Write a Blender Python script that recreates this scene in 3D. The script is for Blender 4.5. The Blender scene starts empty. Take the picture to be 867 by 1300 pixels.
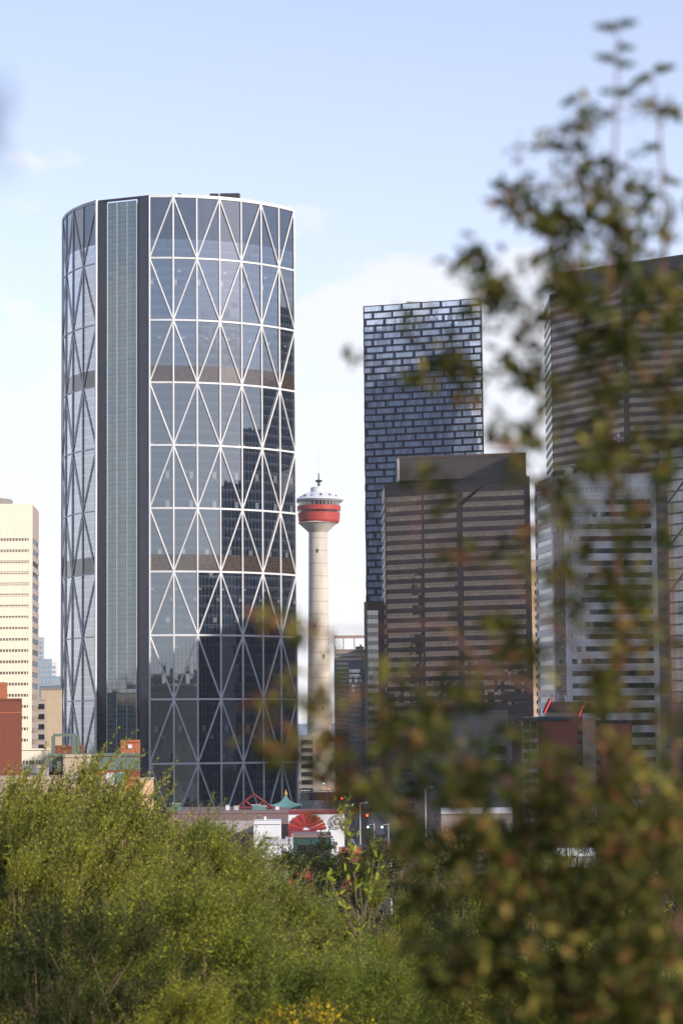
import bpy, math, random
import numpy as np
from mathutils import Vector, Matrix, Euler
R = math.radians
C = bpy.context.scene.collection
SC = bpy.context.scene

# ------------------------------------------------------------------ camera
F = 3000.0            # focal length in photo pixels (photo 867 x 1300)
CAM = Vector((0, 0, 27))
PITCH = math.atan(295 / F)
ROLL = R(-0.5)
ROT = (Matrix.Rotation(math.pi / 2 + PITCH, 3, 'X') @ Matrix.Rotation(ROLL, 3, 'Z'))

def P(px, py, Y):
    d = ROT @ Vector(((px - 433.5) / F, (650 - py) / F, -1))
    t = Y / d.y
    return CAM + d * t

def Pz(px, py, Y):
    return P(px, py, Y).z

def Px(px, Y, py=800):
    return P(px, py, Y).x

cd = bpy.data.cameras.new('camera')
cam = bpy.data.objects.new('camera', cd)
C.objects.link(cam)
cam.matrix_world = Matrix.Translation(CAM) @ ROT.to_4x4()
cd.sensor_fit = 'HORIZONTAL'
cd.sensor_width = 24
cd.lens = 24 * F / 867
cd.clip_start = 0.1
cd.clip_end = 40000
cd.dof.use_dof = True
cd.dof.focus_distance = 900
cd.dof.aperture_fstop = 3.0
cd.dof.aperture_blades = 0
SC.camera = cam

# ------------------------------------------------------------------ materials
class NT:
    def __init__(s, name):
        s.m = bpy.data.materials.new(name)
        s.m.use_nodes = True
        s.nt = s.m.node_tree
        s.nt.nodes.clear()
        s.out = s.nt.nodes.new('ShaderNodeOutputMaterial')
    def n(s, t, **kw):
        nd = s.nt.nodes.new(t)
        for k, v in kw.items():
            setattr(nd, k, v)
        return nd
    def link(s, a, b):
        s.nt.links.new(a, b)
    def set(s, sock, v):
        if hasattr(v, 'node'):
            s.link(v, sock)
        else:
            sock.default_value = v
    def math(s, op, a, b=None, c=None):
        nd = s.n('ShaderNodeMath', operation=op)
        s.set(nd.inputs[0], a)
        if b is not None: s.set(nd.inputs[1], b)
        if c is not None: s.set(nd.inputs[2], c)
        return nd.outputs[0]
    def mix(s, f, a, b):
        nd = s.n('ShaderNodeMix', data_type='RGBA')
        s.set(nd.inputs[0], f)
        s.set(nd.inputs[6], a if hasattr(a, 'node') else (*a, 1))
        s.set(nd.inputs[7], b if hasattr(b, 'node') else (*b, 1))
        return nd.outputs[2]
    def vmath(s, op, a, b=None):
        nd = s.n('ShaderNodeVectorMath', operation=op)
        s.set(nd.inputs[0], a)
        if b is not None: s.set(nd.inputs[1], b)
        return nd.outputs[0]
    def bsdf(s, col, rough=.6, metal=0, spec=None, normal=None, ior=None):
        b = s.n('ShaderNodeBsdfPrincipled')
        s.set(b.inputs['Base Color'], col if hasattr(col, 'node') else (*col, 1))
        s.set(b.inputs['Roughness'], rough)
        s.set(b.inputs['Metallic'], metal)
        if ior: b.inputs['IOR'].default_value = ior
        if spec is not None: b.inputs['Specular IOR Level'].default_value = spec
        if normal is not None: s.link(normal, b.inputs['Normal'])
        s.link(b.outputs[0], s.out.inputs[0])
        return b

MATS = {}
def matte(name, col, rough=.75, var=.12, scale=.15, streak=True, metal=0, joint=None, spec=.3):
    """painted metal, concrete, stone: weathering noise, optional panel joints (w, h, line)"""
    if name in MATS: return MATS[name]
    t = NT(name)
    tc = t.n('ShaderNodeTexCoord')
    mp = t.n('ShaderNodeMapping')
    mp.inputs['Scale'].default_value = (1, 1, .25) if streak else (1, 1, 1)
    t.link(tc.outputs['Object'], mp.inputs[0])
    nz = t.n('ShaderNodeTexNoise')
    nz.inputs['Scale'].default_value = scale * 4
    nz.inputs['Detail'].default_value = 6
    nz.inputs['Roughness'].default_value = .65
    t.link(mp.outputs[0], nz.inputs['Vector'])
    f = t.math('MULTIPLY_ADD', nz.outputs[0], 2.2, -.6)
    a = tuple(c * (1 - var) for c in col)
    b = tuple(min(1, c * (1 + var)) for c in col)
    c = t.mix(f, a, b)
    if joint:
        w, h, l = joint
        uv = t.n('ShaderNodeUVMap'); sp = t.n('ShaderNodeSeparateXYZ'); t.link(uv.outputs[0], sp.inputs[0])
        fu = t.math('LESS_THAN', t.math('FRACT', t.math('DIVIDE', sp.outputs[0], w)), l / w)
        fv = t.math('LESS_THAN', t.math('FRACT', t.math('DIVIDE', sp.outputs[1], h)), l / h)
        c = t.mix(t.math('MULTIPLY', t.math('MAXIMUM', fu, fv), .55), c, tuple(x * .35 for x in col))
    t.bsdf(c, rough, metal, spec)
    MATS[name] = t.m
    return t.m

def glass(name, tint, refl=.45, *a, gcol=(.93, .96, 1), fk=.5, **k):
    return _glass(name, tint, refl, gcol, fk, *a, **k)
def _glass(name, tint, refl, gcol, fk, rough=.04, pw=1.5, ph=3.7, line=.12, linec=(.1, .1, .11), jit=.006,
          sp=0.0, spc=None, blind=.0, blindc=(.5, .48, .42), wave=.0, vo=0.0, metal=None):
    """curtain wall glass: mullion grid, spandrel strip per floor, a blind here and there, panes not quite coplanar"""
    if name in MATS: return MATS[name]
    t = NT(name)
    uv = t.n('ShaderNodeUVMap'); s = t.n('ShaderNodeSeparateXYZ'); t.link(uv.outputs[0], s.inputs[0])
    u = t.math('DIVIDE', s.outputs[0], pw)
    v = t.math('DIVIDE', t.math('ADD', s.outputs[1], vo), ph)
    fu = t.math('FRACT', u); fv = t.math('FRACT', v)
    mull = t.math('MAXIMUM', t.math('LESS_THAN', fu, line / pw), t.math('LESS_THAN', fv, line / ph))
    cb = t.n('ShaderNodeCombineXYZ'); t.link(t.math('FLOOR', u), cb.inputs[0]); t.link(t.math('FLOOR', v), cb.inputs[1])
    wn = t.n('ShaderNodeTexWhiteNoise', noise_dimensions='2D'); t.link(cb.outputs[0], wn.inputs[0])
    rnd = wn.outputs['Value']
    base = t.mix(rnd, tuple(c * .75 for c in tint), tuple(c * 1.25 for c in tint))
    if blind > 0:
        # blinds hang to a different height in each pane
        hasb = t.math('LESS_THAN', rnd, blind)
        wn2 = t.n('ShaderNodeTexWhiteNoise', noise_dimensions='2D')
        t.link(t.vmath('ADD', cb.outputs[0], (7.3, 3.1, 0)), wn2.inputs[0])
        h = t.math('GREATER_THAN', fv, wn2.outputs['Value'])
        base = t.mix(t.math('MULTIPLY', t.math('MULTIPLY', hasb, h), .8), base, blindc)
    rg = rough
    if sp > 0:
        spm = t.math('GREATER_THAN', fv, 1 - sp)
        base = t.mix(spm, base, spc)
        rg = t.math('MULTIPLY_ADD', spm, .02, rough)
    base = t.mix(mull, base, linec)
    rg = t.math('MULTIPLY_ADD', mull, .05, rg)
    geo = t.n('ShaderNodeNewGeometry')
    off = t.vmath('MULTIPLY', t.vmath('SUBTRACT', wn.outputs['Color'], (.5, .5, .5)), (jit, jit, jit))
    nrm = t.vmath('ADD', geo.outputs['Normal'], off)
    if wave > 0:
        tc = t.n('ShaderNodeTexCoord')
        nz = t.n('ShaderNodeTexNoise'); nz.inputs['Scale'].default_value = .6; nz.inputs['Detail'].default_value = 1
        t.link(tc.outputs['Object'], nz.inputs['Vector'])
        w = t.vmath('MULTIPLY', t.vmath('SUBTRACT', nz.outputs['Color'], (.5, .5, .5)), (wave, wave, wave))
        nrm = t.vmath('ADD', nrm, w)
    nrm = t.vmath('NORMALIZE', nrm)
    met = refl if metal is None else metal
    b = t.bsdf(base, rg, 0, None, nrm)
    # a coated pane: tinted body under a mirror-like coat
    gl = t.n('ShaderNodeBsdfGlossy'); gl.inputs['Color'].default_value = (*gcol, 1)
    t.set(gl.inputs['Roughness'], rg); t.link(nrm, gl.inputs['Normal'])
    fr = t.n('ShaderNodeFresnel'); fr.inputs[0].default_value = 1.5; t.link(nrm, fr.inputs['Normal'])
    k = t.math('MULTIPLY_ADD', fr.outputs[0], fk, refl)
    k = t.math('MINIMUM', t.math('MULTIPLY', k, t.math('MULTIPLY_ADD', mull, -.75, 1)), .95)
    ms = t.n('ShaderNodeMixShader'); t.link(k, ms.inputs[0]); t.link(b.outputs[0], ms.inputs[1]); t.link(gl.outputs[0], ms.inputs[2])
    t.link(ms.outputs[0], t.out.inputs[0])
    MATS[name] = t.m
    return t.m

def emit(name, col, st):
    if name in MATS: return MATS[name]
    t = NT(name)
    e = t.n('ShaderNodeEmission'); e.inputs[0].default_value = (*col, 1); e.inputs[1].default_value = st
    t.link(e.outputs[0], t.out.inputs[0])
    MATS[name] = t.m
    return t.m

def leafmat(name, stops, trans=.35, rough=.55):
    if name in MATS: return MATS[name]
    t = NT(name)
    at = t.n('ShaderNodeAttribute'); at.attribute_name = 'rnd'
    cr = t.n('ShaderNodeValToRGB')
    el = cr.color_ramp.elements
    while len(el) < len(stops): el.new(.5)
    for e, (p, c) in zip(el, stops):
        e.position = p; e.color = (*c, 1)
    t.link(at.outputs['Fac'], cr.inputs[0])
    oi = t.n('ShaderNodeObjectInfo')
    tintc = t.mix(oi.outputs['Random'], (.68, .80, .85), (1.25, 1.12, .95))
    col_ = t.vmath('MULTIPLY', cr.outputs[0], tintc)
    b = t.bsdf(col_, rough, 0, .1)
    tr = t.n('ShaderNodeBsdfTranslucent'); t.link(t.mix(.35, col_, (.16, .2, .02)), tr.inputs[0])
    ms = t.n('ShaderNodeMixShader'); ms.inputs[0].default_value = trans
    t.link(b.outputs[0], ms.inputs[1]); t.link(tr.outputs[0], ms.inputs[2]); t.link(ms.outputs[0], t.out.inputs[0])
    MATS[name] = t.m
    return t.m

# ------------------------------------------------------------------ mesh builder
def unit(a, b):
    d = Vector((b[0] - a[0], b[1] - a[1])); d.normalize(); return d
def outn(a, b):
    d = unit(a, b); return Vector((d.y, -d.x))

class MB:
    def __init__(s): s.v = []; s.f = []; s.uv = []
    def face(s, pts, uvs=None):
        i = len(s.v)
        s.v += [tuple(p) for p in pts]
        s.f.append(tuple(range(i, i + len(pts))))
        if uvs is None:
            n = Vector((0, 0, 0))
            for k in range(len(pts)):
                a = Vector(pts[k]); b = Vector(pts[(k + 1) % len(pts)])
                n += a.cross(b)
            if n.length > 0: n.normalize()
            if abs(n.z) > .7: uvs = [(p[0], p[1]) for p in pts]
            else:
                t = Vector((-n.y, n.x, 0)); t.normalize()
                uvs = [(t.x * p[0] + t.y * p[1], p[2]) for p in pts]
        s.uv += uvs
    def hexa(s, b, t):
        s.face(b[::-1]); s.face(t)
        n = len(b)
        for i in range(n):
            j = (i + 1) % n
            s.face([b[i], b[j], t[j], t[i]])
    def box(s, x0, x1, y0, y1, z0, z1):
        q = [(x0, y0), (x1, y0), (x1, y1), (x0, y1)]
        s.prism(q, z0, z1)
    def prism(s, poly, z0, z1, z1s=None):
        zt = z1s or [z1] * len(poly)
        s.hexa([(p[0], p[1], z0) for p in poly], [(p[0], p[1], z) for p, z in zip(poly, zt)])
    def seg(s, A, B, z0, z1, out, inn=0.0, m0=0, m1=0):
        A = Vector((A[0], A[1])); B = Vector((B[0], B[1]))
        d = unit(A, B); n = outn(A, B)
        a = A + d * m0; b = B - d * m1
        s.prism([a + n * out, b + n * out, b - n * inn, a - n * inn], z0, z1)
    def band(s, pts, z0, z1, out, inn=0.0):
        """mitred band along a plan polyline (left to right as seen from outside)"""
        pts = [Vector((p[0], p[1])) for p in pts]
        ns = [outn(pts[i], pts[i + 1]) for i in range(len(pts) - 1)]
        def off(d):
            r = []
            for i, p in enumerate(pts):
                if i == 0: r.append(p + ns[0] * d)
                elif i == len(pts) - 1: r.append(p + ns[-1] * d)
                else:
                    m = ns[i - 1] + ns[i]
                    r.append(p + m * (d / max(.3, 1 + ns[i - 1].dot(ns[i]))))
            return r
        o = off(out); q = off(-inn)
        s.prism(o + q[::-1], z0, z1)
    def tube(s, p, q, r0, r1=None, n=8, cap=True):
        p = Vector(p); q = Vector(q); r1 = r0 if r1 is None else r1
        d = (q - p); L = d.length
        if L < 1e-6: return
        d /= L
        a = d.cross(Vector((0, 0, 1)) if abs(d.z) < .9 else Vector((1, 0, 0))); a.normalize(); b = d.cross(a)
        A = []; B = []
        for i in range(n):
            t = 2 * math.pi * i / n
            w = a * math.cos(t) + b * math.sin(t)
            A.append(p + w * r0); B.append(q + w * r1)
        for i in range(n):
            j = (i + 1) % n
            s.face([A[i], A[j], B[j], B[i]][::-1], [(0, 0)] * 4)
        if cap:
            s.face(A, [(0, 0)] * n); s.face(B[::-1], [(0, 0)] * n)
    def lathe(s, c, prof, n=48):
        for k in range(len(prof) - 1):
            (r0, z0), (r1, z1) = prof[k], prof[k + 1]
            for i in range(n):
                t0 = 2 * math.pi * i / n; t1 = 2 * math.pi * (i + 1) / n
                rm = max(r0, r1)
                pts = [(c[0] + r0 * math.cos(t0), c[1] + r0 * math.sin(t0), z0), (c[0] + r0 * math.cos(t1), c[1] + r0 * math.sin(t1), z0),
                       (c[0] + r1 * math.cos(t1), c[1] + r1 * math.sin(t1), z1), (c[0] + r1 * math.cos(t0), c[1] + r1 * math.sin(t0), z1)]
                s.face(pts, [(t0 * rm, z0), (t1 * rm, z0), (t1 * rm, z1), (t0 * rm, z1)])

ORG = {}
def link(name, mb, mat, parent=None, smooth=False):
    org = ORG[parent.name] if parent is not None else Vector((0, 0, 0))
    me = bpy.data.meshes.new(name)
    me.from_pydata([(a - org.x, b - org.y, c - org.z) for a, b, c in mb.v], [], mb.f)
    uvl = me.uv_layers.new(name='UVMap')
    uvl.data.foreach_set('uv', [x for p in mb.uv for x in p])
    if smooth:
        import bmesh
        bm = bmesh.new(); bm.from_mesh(me); bmesh.ops.remove_doubles(bm, verts=bm.verts, dist=.0005)
        for f in bm.faces: f.smooth = True
        for e in bm.edges:
            if len(e.link_faces) == 2 and e.calc_face_angle(0) > .6: e.smooth = False
        bm.to_mesh(me); bm.free()
    me.materials.append(mat)
    o = bpy.data.objects.new(name, me)
    C.objects.link(o)
    if parent is not None: o.parent = parent
    ORG[o.name] = org
    return o

def tag(o, label=None, cat=None, group=None, kind=None):
    if label: o['label'] = label
    if cat: o['category'] = cat
    if group: o['group'] = group
    if kind: o['kind'] = kind
    return o

def thing(name, label, cat, loc, group=None):
    o = bpy.data.objects.new(name, None)
    C.objects.link(o)
    o.location = loc; o.empty_display_size = 1
    ORG[o.name] = Vector(loc)
    return tag(o, label, cat, group)

# ------------------------------------------------------------------ generic building pieces
def storeys(root, faces, ztop, n, pitch, win_h, gap, wallm, winm, bottom=0.0, margin=.6, out=.3, head=None, strips=True):
    """faces: plan polyline. A solid floor band and a strip of windows for each floor."""
    for k in range(n):
        z1 = ztop - gap - k * pitch          # window head
        z0 = z1 - win_h
        for i in range(len(faces) - 1):
            w = MB(); w.seg(faces[i], faces[i + 1], z0, z1, .06, .02, margin, margin)
            link('window', w, winm, root)
        b = MB(); b.band(faces, z1 - pitch, z0, out, .1)
        link('floor_band', b, wallm, root)
    zb = ztop - gap - n * pitch
    if zb > bottom + .5:
        b = MB(); b.band(faces, bottom, zb, out - .05, .1); link('lower_wall', b, wallm, root)
    b = MB(); b.band(faces, ztop - gap, ztop, out, .1); link('parapet', b, wallm, root)

def piers(root, pts, z0, z1, w, d, mat, name='pier'):
    for (p, n) in pts:
        m = MB()
        t = Vector((-n[1], n[0]))
        c = Vector((p[0], p[1])); nn = Vector(n)
        m.prism([c - t * w / 2 - nn * .3, c - t * w / 2 + nn * d, c + t * w / 2 + nn * d, c + t * w / 2 - nn * .3][::-1], z0, z1)
        link(name, m, mat, root)

def roof_units(root, poly_c, z, n, seed, mat, span=6, hmax=3):
    rng = random.Random(seed)
    for i in range(n):
        x = poly_c[0] + rng.uniform(-span, span); y = poly_c[1] + rng.uniform(-span * .4, span * .4)
        w = rng.uniform(.8, 2.4); d = rng.uniform(.8, 2); h = rng.uniform(.6, hmax)
        m = MB(); m.box(x - w / 2, x + w / 2, y - d / 2, y + d / 2, z - .02, z + h * .8)
        m.box(x - w * .35, x + w * .35, y - d * .35, y + d * .35, z + h * .8, z + h)
        link('rooftop_unit', m, mat, root)

# ------------------------------------------------------------------ palette
M_frame = matte('painted_steel_frame', (.53, .54, .57), .4, .10, .08)
M_dark = matte('dark_metal', (.03, .032, .04), .4, .1)
M_bronze = matte('brown_granite', (.068, .040, .036), .45, .12, .08, joint=(3, 3.9, .06), spec=.5)
M_bronze2 = matte('brown_granite_crown', (.046, .038, .036), .5, .12, .08, joint=(3, 3, .06), spec=.4)
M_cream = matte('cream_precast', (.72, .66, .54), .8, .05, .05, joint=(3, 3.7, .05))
M_taupe = matte('taupe_precast', (.36, .32, .30), .8, .07, .05)  # own colour of the low blocks; stands for shade on the cream tower's side
M_grey = matte('grey_precast', (.76, .72, .69), .7, .08, .06, joint=(4, 3.9, .05))
M_conc = matte('concrete', (.46, .42, .37), .85, .20, .05, joint=(400, 7.0, .45))
M_conc2 = matte('weathered_concrete', (.22, .20, .18), .85, .14, .1, joint=(2.5, 3, .05))
M_brick = matte('red_brick', (.19, .060, .038), .85, .12, .4, joint=(.9, .6, .05))
M_orange = matte('orange_brick', (.36, .12, .06), .85, .1, .4, joint=(.9, .6, .04))
M_peach = matte('peach_brick', (.60, .38, .24), .85, .08, .4, joint=(.9, .6, .03))
M_tan = matte('tan_stucco', (.42, .34, .25), .85, .08, .2, joint=(3, 3, .05))
M_white = matte('white_paint', (.58, .60, .64), .6, .06, .2)
M_redpaint = matte('red_paint', (.34, .03, .03), .45, .08, .1)
M_teal = matte('teal_roof', (.09, .20, .20), .5, .1, .3)
M_green = matte('green_roof', (.10, .14, .115), .7, .12, .3)
M_mauve = matte('mauve_brown_fascia', (.16, .11, .115), .7, .1, .3)
M_roof = matte('roof_gravel', (.14, .14, .145), .95, .15, .5, streak=False)
M_darkwin = glass('dark_window', (.012, .014, .02), .06, .06, 1.5, 3.9, .12, (.03, .03, .035), .01)
M_win_grey = glass('grey_window', (.04, .045, .055), .12, .05, 1.4, 3.9, .14, (.08, .08, .09), .012, blind=.25, blindc=(.22, .2, .2))

# ================================================================== THE BOW-SHAPED TOWER
YB = 900.0
k = YB / F
p0 = P(190, 700, YB)
Rr = 218 * k
cx, cy = p0.x + Rr * math.sin(R(2)), YB + Rr
arc = [Vector((cx + Rr * math.sin(R(-2 + 8 * i)), cy - Rr * math.cos(R(-2 + 8 * i)))) for i in range(8)]
SEG = (arc[1] - arc[0]).length
l0 = P(122.5, 700, YB * 1.0095)
larc = [Vector((l0.x, l0.y))]
for a in (49, 58, 66, 74.5):
    q = larc[-1]
    larc.append(q + Vector((-math.cos(R(a)), math.sin(R(a)))) * SEG)
larc = larc[::-1]                       # left to right
ztop = Pz(190, 249, YB)
zr = [ztop, Pz(190, 327, YB)]
dz = 81.2 * k
while zr[-1] - dz > 2: zr.append(zr[-1] - dz)
zr.append(0.0)
NR = len(zr) - 1
bow = thing('curved_office_tower', 'tallest tower, curved dark glass with a white diagonal steel grid over its face', 'office tower', (p0.x, YB + 20, 0))
G_bow = glass('bow_glass', (.006, .013, .026), .18, .02, 1.52, 3.74, .10, (.10, .11, .14), .007, sp=.26, spc=(.026, .034, .048), blind=.08, blindc=(.16, .18, .21), wave=.007, vo=-zr[1] % 3.74, gcol=(.76, .88, 1))
G_flank = glass('bow_glass_brightened', (.04, .055, .09), .40, .03, 1.52, 3.74, .10, (.12, .13, .16), .006, sp=.26, spc=(.34, .37, .44), wave=.006, vo=-zr[1] % 3.74, fk=.8)  # lighter copy of the tower glass: bright sky reflection put into the material
G_bow_top = glass('bow_crown_glass', (.012, .018, .032), .09, .03, 1.52, 3.74, .08, (.07, .08, .10), .003, gcol=(.76, .88, 1))
G_bow_band = glass('bow_refuge_louver', (.042, .028, .022), .06, .12, 1.52, 1.2, .10, (.05, .04, .035), .004)
G_strip = glass('atrium_glass', (.030, .070, .085), .15, .03, 3.0, 1.87, .16, (.03, .06, .07), .010, sp=.16, spc=(.09, .16, .17), wave=.004)
M_navy = glass('navy_louver_panel', (.016, .026, .060), .03, .25, 30, .62, .14, (.008, .012, .026), .002, fk=.2)
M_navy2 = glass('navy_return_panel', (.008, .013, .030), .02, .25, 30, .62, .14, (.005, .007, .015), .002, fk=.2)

def bow_cell(A, B, r, cells, mb=None):
    G_bow = cells
    z1, z0 = zr[r], zr[r + 1]
    segs = [(z0, z1, G_bow)]
    if r == 0: segs = [(z0, z0 + 7.4, G_bow), (z0 + 7.4, z1, G_bow_top)]
    if r in (2, 5): segs = [(z0 + 6.6, z1, G_bow), (z0, z0 + 6.6, G_bow_band)]
    L = (Vector(B) - Vector(A)).length
    for (a, b, m) in segs:
        q = MB()
        q.face([(A[0], A[1], a), (B[0], B[1], a), (B[0], B[1], b), (A[0], A[1], b)], [(0, a), (L, a), (L, b), (0, b)])
        if mb is not None:
            mb.face([(A[0], A[1], a), (B[0], B[1], a), (B[0], B[1], b), (A[0], A[1], b)], [(0, a), (L, a), (L, b), (0, b)])
        else:
            o = link('window_panel', q, m, bow)
            if m is G_bow_band: o.name = 'louver_band'
            if m is G_bow_top: o.name = 'crown_panel'
rest = MB()
for pts in (arc, larc):
    for i in range(len(pts) - 1):
        for r in range(NR):
            bow_cell(pts[i], pts[i + 1], r, G_bow if pts is arc else G_flank, None if r < 9 else rest)
tag(link('window_panel', rest, G_bow, bow), kind='stuff')
# body behind the glass
back = [arc[-1] + Vector((-3, 13)), arc[-1] + Vector((-16, 24)), (arc[0] + larc[0]) / 2 + Vector((10, 34)), larc[0] + Vector((4, 10))]
def inset(p, d=.5): return p + (Vector((cx - 15, cy)) - p).normalized() * d
body = MB(); _n = outn(larc[-1], arc[0]); poly = [inset(p) for p in larc[:-1]] + [larc[-1] - _n * 3.5 + Vector((-.6, 0)), arc[0] - _n * 3.5 + Vector((.8, 0))] + [inset(p) for p in arc[1:]] + back
body.prism(poly, 0, ztop - 1.2)
link('core_wall', body, M_dark, bow)
bk = MB()
bb = [arc[-1]] + back + [larc[0]]
for i in range(len(bb) - 1):
    a, b = bb[i], bb[i + 1]; L = (b - a).length
    bk.face([(a.x, a.y, 0), (b.x, b.y, 0), (b.x, b.y, ztop), (a.x, a.y, ztop)], [(0, 0), (L, 0), (L, ztop), (0, ztop)])
link('rear_glass_wall', bk, G_bow, bow)
# notch: navy panel, atrium glass, dark return
a0 = larc[-1]; a1 = arc[0]
dn = a1 - a0
def fr(t, o=0.0):
    n = outn(a0, a1); q = a0 + dn * t + n * o; return q
def vwall(A, B, z0, z1, name, mat):
    L = (Vector(B) - Vector(A)).length
    q = MB(); q.seg(A, B, z0, z1, 0, .35); 
    return link(name, q, mat, bow)
vwall(fr(.0, -.6), fr(.17, -1.2), 0, ztop + .1, 'louver_panel', M_navy2)
vwall(fr(.175, -1.2), fr(.73, -1.2), 0, ztop - .6, 'atrium_glass', G_strip)
vwall(fr(.745, -1.3), fr(.80, -1.3), 0, ztop + .1, 'louver_panel', M_navy2)
for t_ in (.175, .36, .55, .73):
    q_ = fr(t_, -1.1); m = MB(); m.tube((q_.x, q_.y, 0), (q_.x, q_.y, ztop - .6), .16 if t_ in (.175, .73) else .09, n=4); link('mullion', m, M_frame, bow)
vwall(fr(.80, -.9), fr(.97, -.2), 0, ztop + .2, 'louver_panel', M_navy)
# structural frame
def proj(p, c=None, d=.28):
    return p
def ofs(pts, i, d):
    n = Vector((0, 0))
    if i > 0: n += outn(pts[i - 1], pts[i])
    if i < len(pts) - 1: n += outn(pts[i], pts[i + 1])
    n.normalize(); return pts[i] + n * d
for pts in (arc, larc):
    op = [ofs(pts, i, .30) for i in range(len(pts))]
    ring = [ofs(pts, i, .10) for i in range(len(pts))]
    for i in range(len(pts)):
        m = MB(); m.tube((op[i].x, op[i].y, 0), (op[i].x, op[i].y, ztop + .3), .35 if pts is arc else (.26 if i < 4 else .5), n=8)
        link('column', m, M_frame, bow)
    for r in range(NR):
        m = MB(); m.band(ring, zr[r] - .36, zr[r] + .36, .32, .05) if pts is arc else m.band(ring, zr[r] - .22, zr[r] + .22, .2, .05)
        link('ring_beam', m, M_frame, bow)
    # diagonals that run on from cell to cell
    nc = len(pts) - 1
    par = 0 if pts is arc else 0
    done = set()
    for r in range(NR):
        for c in range(nc):
            if (c, r) in done: continue
            s = 1 if ((c + r + (0 if pts is arc else 1)) % 2 == 0) else -1     # 1: rises to the right
            m = MB(); cc, rr = c, r
            while 0 <= cc < nc and rr < NR:
                done.add((cc, rr))
                za, zb = zr[rr], zr[rr + 1]
                A, B = (op[cc + 1], op[cc]) if s == 1 else (op[cc], op[cc + 1])
                if rr == NR - 1:
                    t = (za - zb) / dz; B = A + (B - A) * t
                m.tube((A.x, A.y, za), (B.x, B.y, zb), .31 if pts is arc else .22, n=8)
                cc -= s; rr += 1
            link('diagonal_brace', m, M_frame, bow)
tr = MB(); tr.band([ofs(arc, i, .1) for i in range(8)], ztop + .37, ztop + .9, .25, .6); link('crown_rail', tr, M_frame, bow)
tr = MB(); tr.band([ofs(larc, i, .1) for i in range(5)], ztop + .37, ztop + .9, .25, .6); link('crown_rail', tr, M_frame, bow)
m = MB(); m.seg(fr(0, -1.5), fr(1, -1.5), ztop + .1, ztop + .8, .9, .6); link('crown_rail', m, M_dark, bow)
for (px, w, h) in ((292, 8, 2.4), (228, 1.2, 2.3), (272, 3.5, 2.1)):
    q = P(px, 249, YB + 24); m = MB(); m.box(q.x - w / 2, q.x + w / 2, YB + 22, YB + 26, ztop - 1.3, Pz(px, 249, YB + 24) + h * .35)
    m.box(q.x - w * .42, q.x + w * .42, YB + 22.4, YB + 25.6, Pz(px, 249, YB + 24) + h * .35, Pz(px, 249, YB + 24) + h * .42)
    link('window_washing_crane', m, M_dark, bow)

# ================================================================== OBSERVATION TOWER
YT = 1300.0
kt = YT / F
ct = P(406, 700, YT); tx = P(404.5, 800, YT).x
s_ = kt / 2.955
def tz(cy_): return Pz(404, 560 + cy_ / 2.955, YT)
obs = thing('observation_tower', 'slim concrete tower with a red and white round pod and a mast', 'observation tower', (tx, YT, 0))
c2 = (tx, YT)
m = MB(); m.lathe(c2, [(0, 0), (58 * s_, 0), (57 * s_, tz(1220)), (52 * s_, tz(1105)), (50 * s_, tz(1100)), (46 * s_, tz(1099)), (42 * s_, tz(900)), (37 * s_, tz(600)), (34.5 * s_, tz(345)), (35 * s_, tz(335))], 40)
link('shaft', m, M_conc, obs, True)
M_coneb = matte('pod_concrete', (.55, .52, .49), .7, .06, .1)
for (px, py) in ((400, 795), (411, 834), (403, 700), (410, 900)):
    q = P(px, py, YT); m = MB(); m.box(q.x - .5, q.x + .5, YT - 8, YT - math.sqrt(max(.1, 4.6 ** 2 - (q.x - tx) ** 2)) * .9, q.z - 1.1, q.z + 1.1)
    m = MB(); rr_ = (37 + (py - 763) * .045 + 1) * s_; yy = YT - math.sqrt(max(.1, rr_ ** 2 - (q.x - tx) ** 2)) ; m.box(q.x - .45, q.x + .45, yy - .25, yy + 1.2, q.z - 1.1, q.z + 1.1)
    link('slit_window', m, M_darkwin, obs)
m = MB(); m.lathe(c2, [(35 * s_, tz(343)), (40 * s_, tz(338)), (62 * s_, tz(318)), (68 * s_, tz(312)), (74 * s_, tz(309)), (74 * s_, tz(306))], 48); link('pod_base', m, M_coneb, obs, True)
c3 = (ct.x - .3, YT)
m = MB()
prof = [(73 * s_, tz(308)), (77 * s_, tz(300)), (80 * s_, tz(271))]
m.lathe(c3, prof, 48)
link('lower_red_band', m, matte('ribbed_red_cladding', (.37, .05, .045), .5, .06, .1, joint=(.95, 300, .16)), obs)
m = MB(); m.lathe(c3, [(77 * s_, tz(271)), (78 * s_, tz(262))], 48); link('window_ring', m, glass('pod_window', (.015, .015, .02), .08, .05, 1.6, 400, .25, (.3, .05, .05), .01), obs)
m = MB(); m.lathe(c3, [(77 * s_, tz(262.2)), (81.5 * s_, tz(262)), (82.5 * s_, tz(245)), (80 * s_, tz(244.8))], 48); link('upper_red_band', m, MATS['ribbed_red_cladding'], obs)
m = MB(); m.lathe(c3, [(79 * s_, tz(246)), (80 * s_, tz(231))], 48); link('window_ring', m, glass('pod_window_upper', (.02, .022, .03), .15, .05, 2.2, 400, .35, (.35, .3, .3), .01), obs)
m = MB(); m.lathe(c3, [(79 * s_, tz(232)), (86 * s_, tz(230)), (93 * s_, tz(222)), (90 * s_, tz(218)), (84 * s_, tz(216)), (70 * s_, tz(206)), (45 * s_, tz(195)), (28 * s_, tz(191)), (0, tz(190.5))], 48)
link('roof', m, matte('roof_white_metal', (.55, .58, .64), .3, .08, .1, joint=(1.6, 400, .1)), obs, True)
m = MB(); m.lathe(c3, [(32 * s_, tz(193)), (31 * s_, tz(175)), (24 * s_, tz(172)), (0, tz(170))], 32); link('drum', m, M_white, obs, True)
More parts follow.
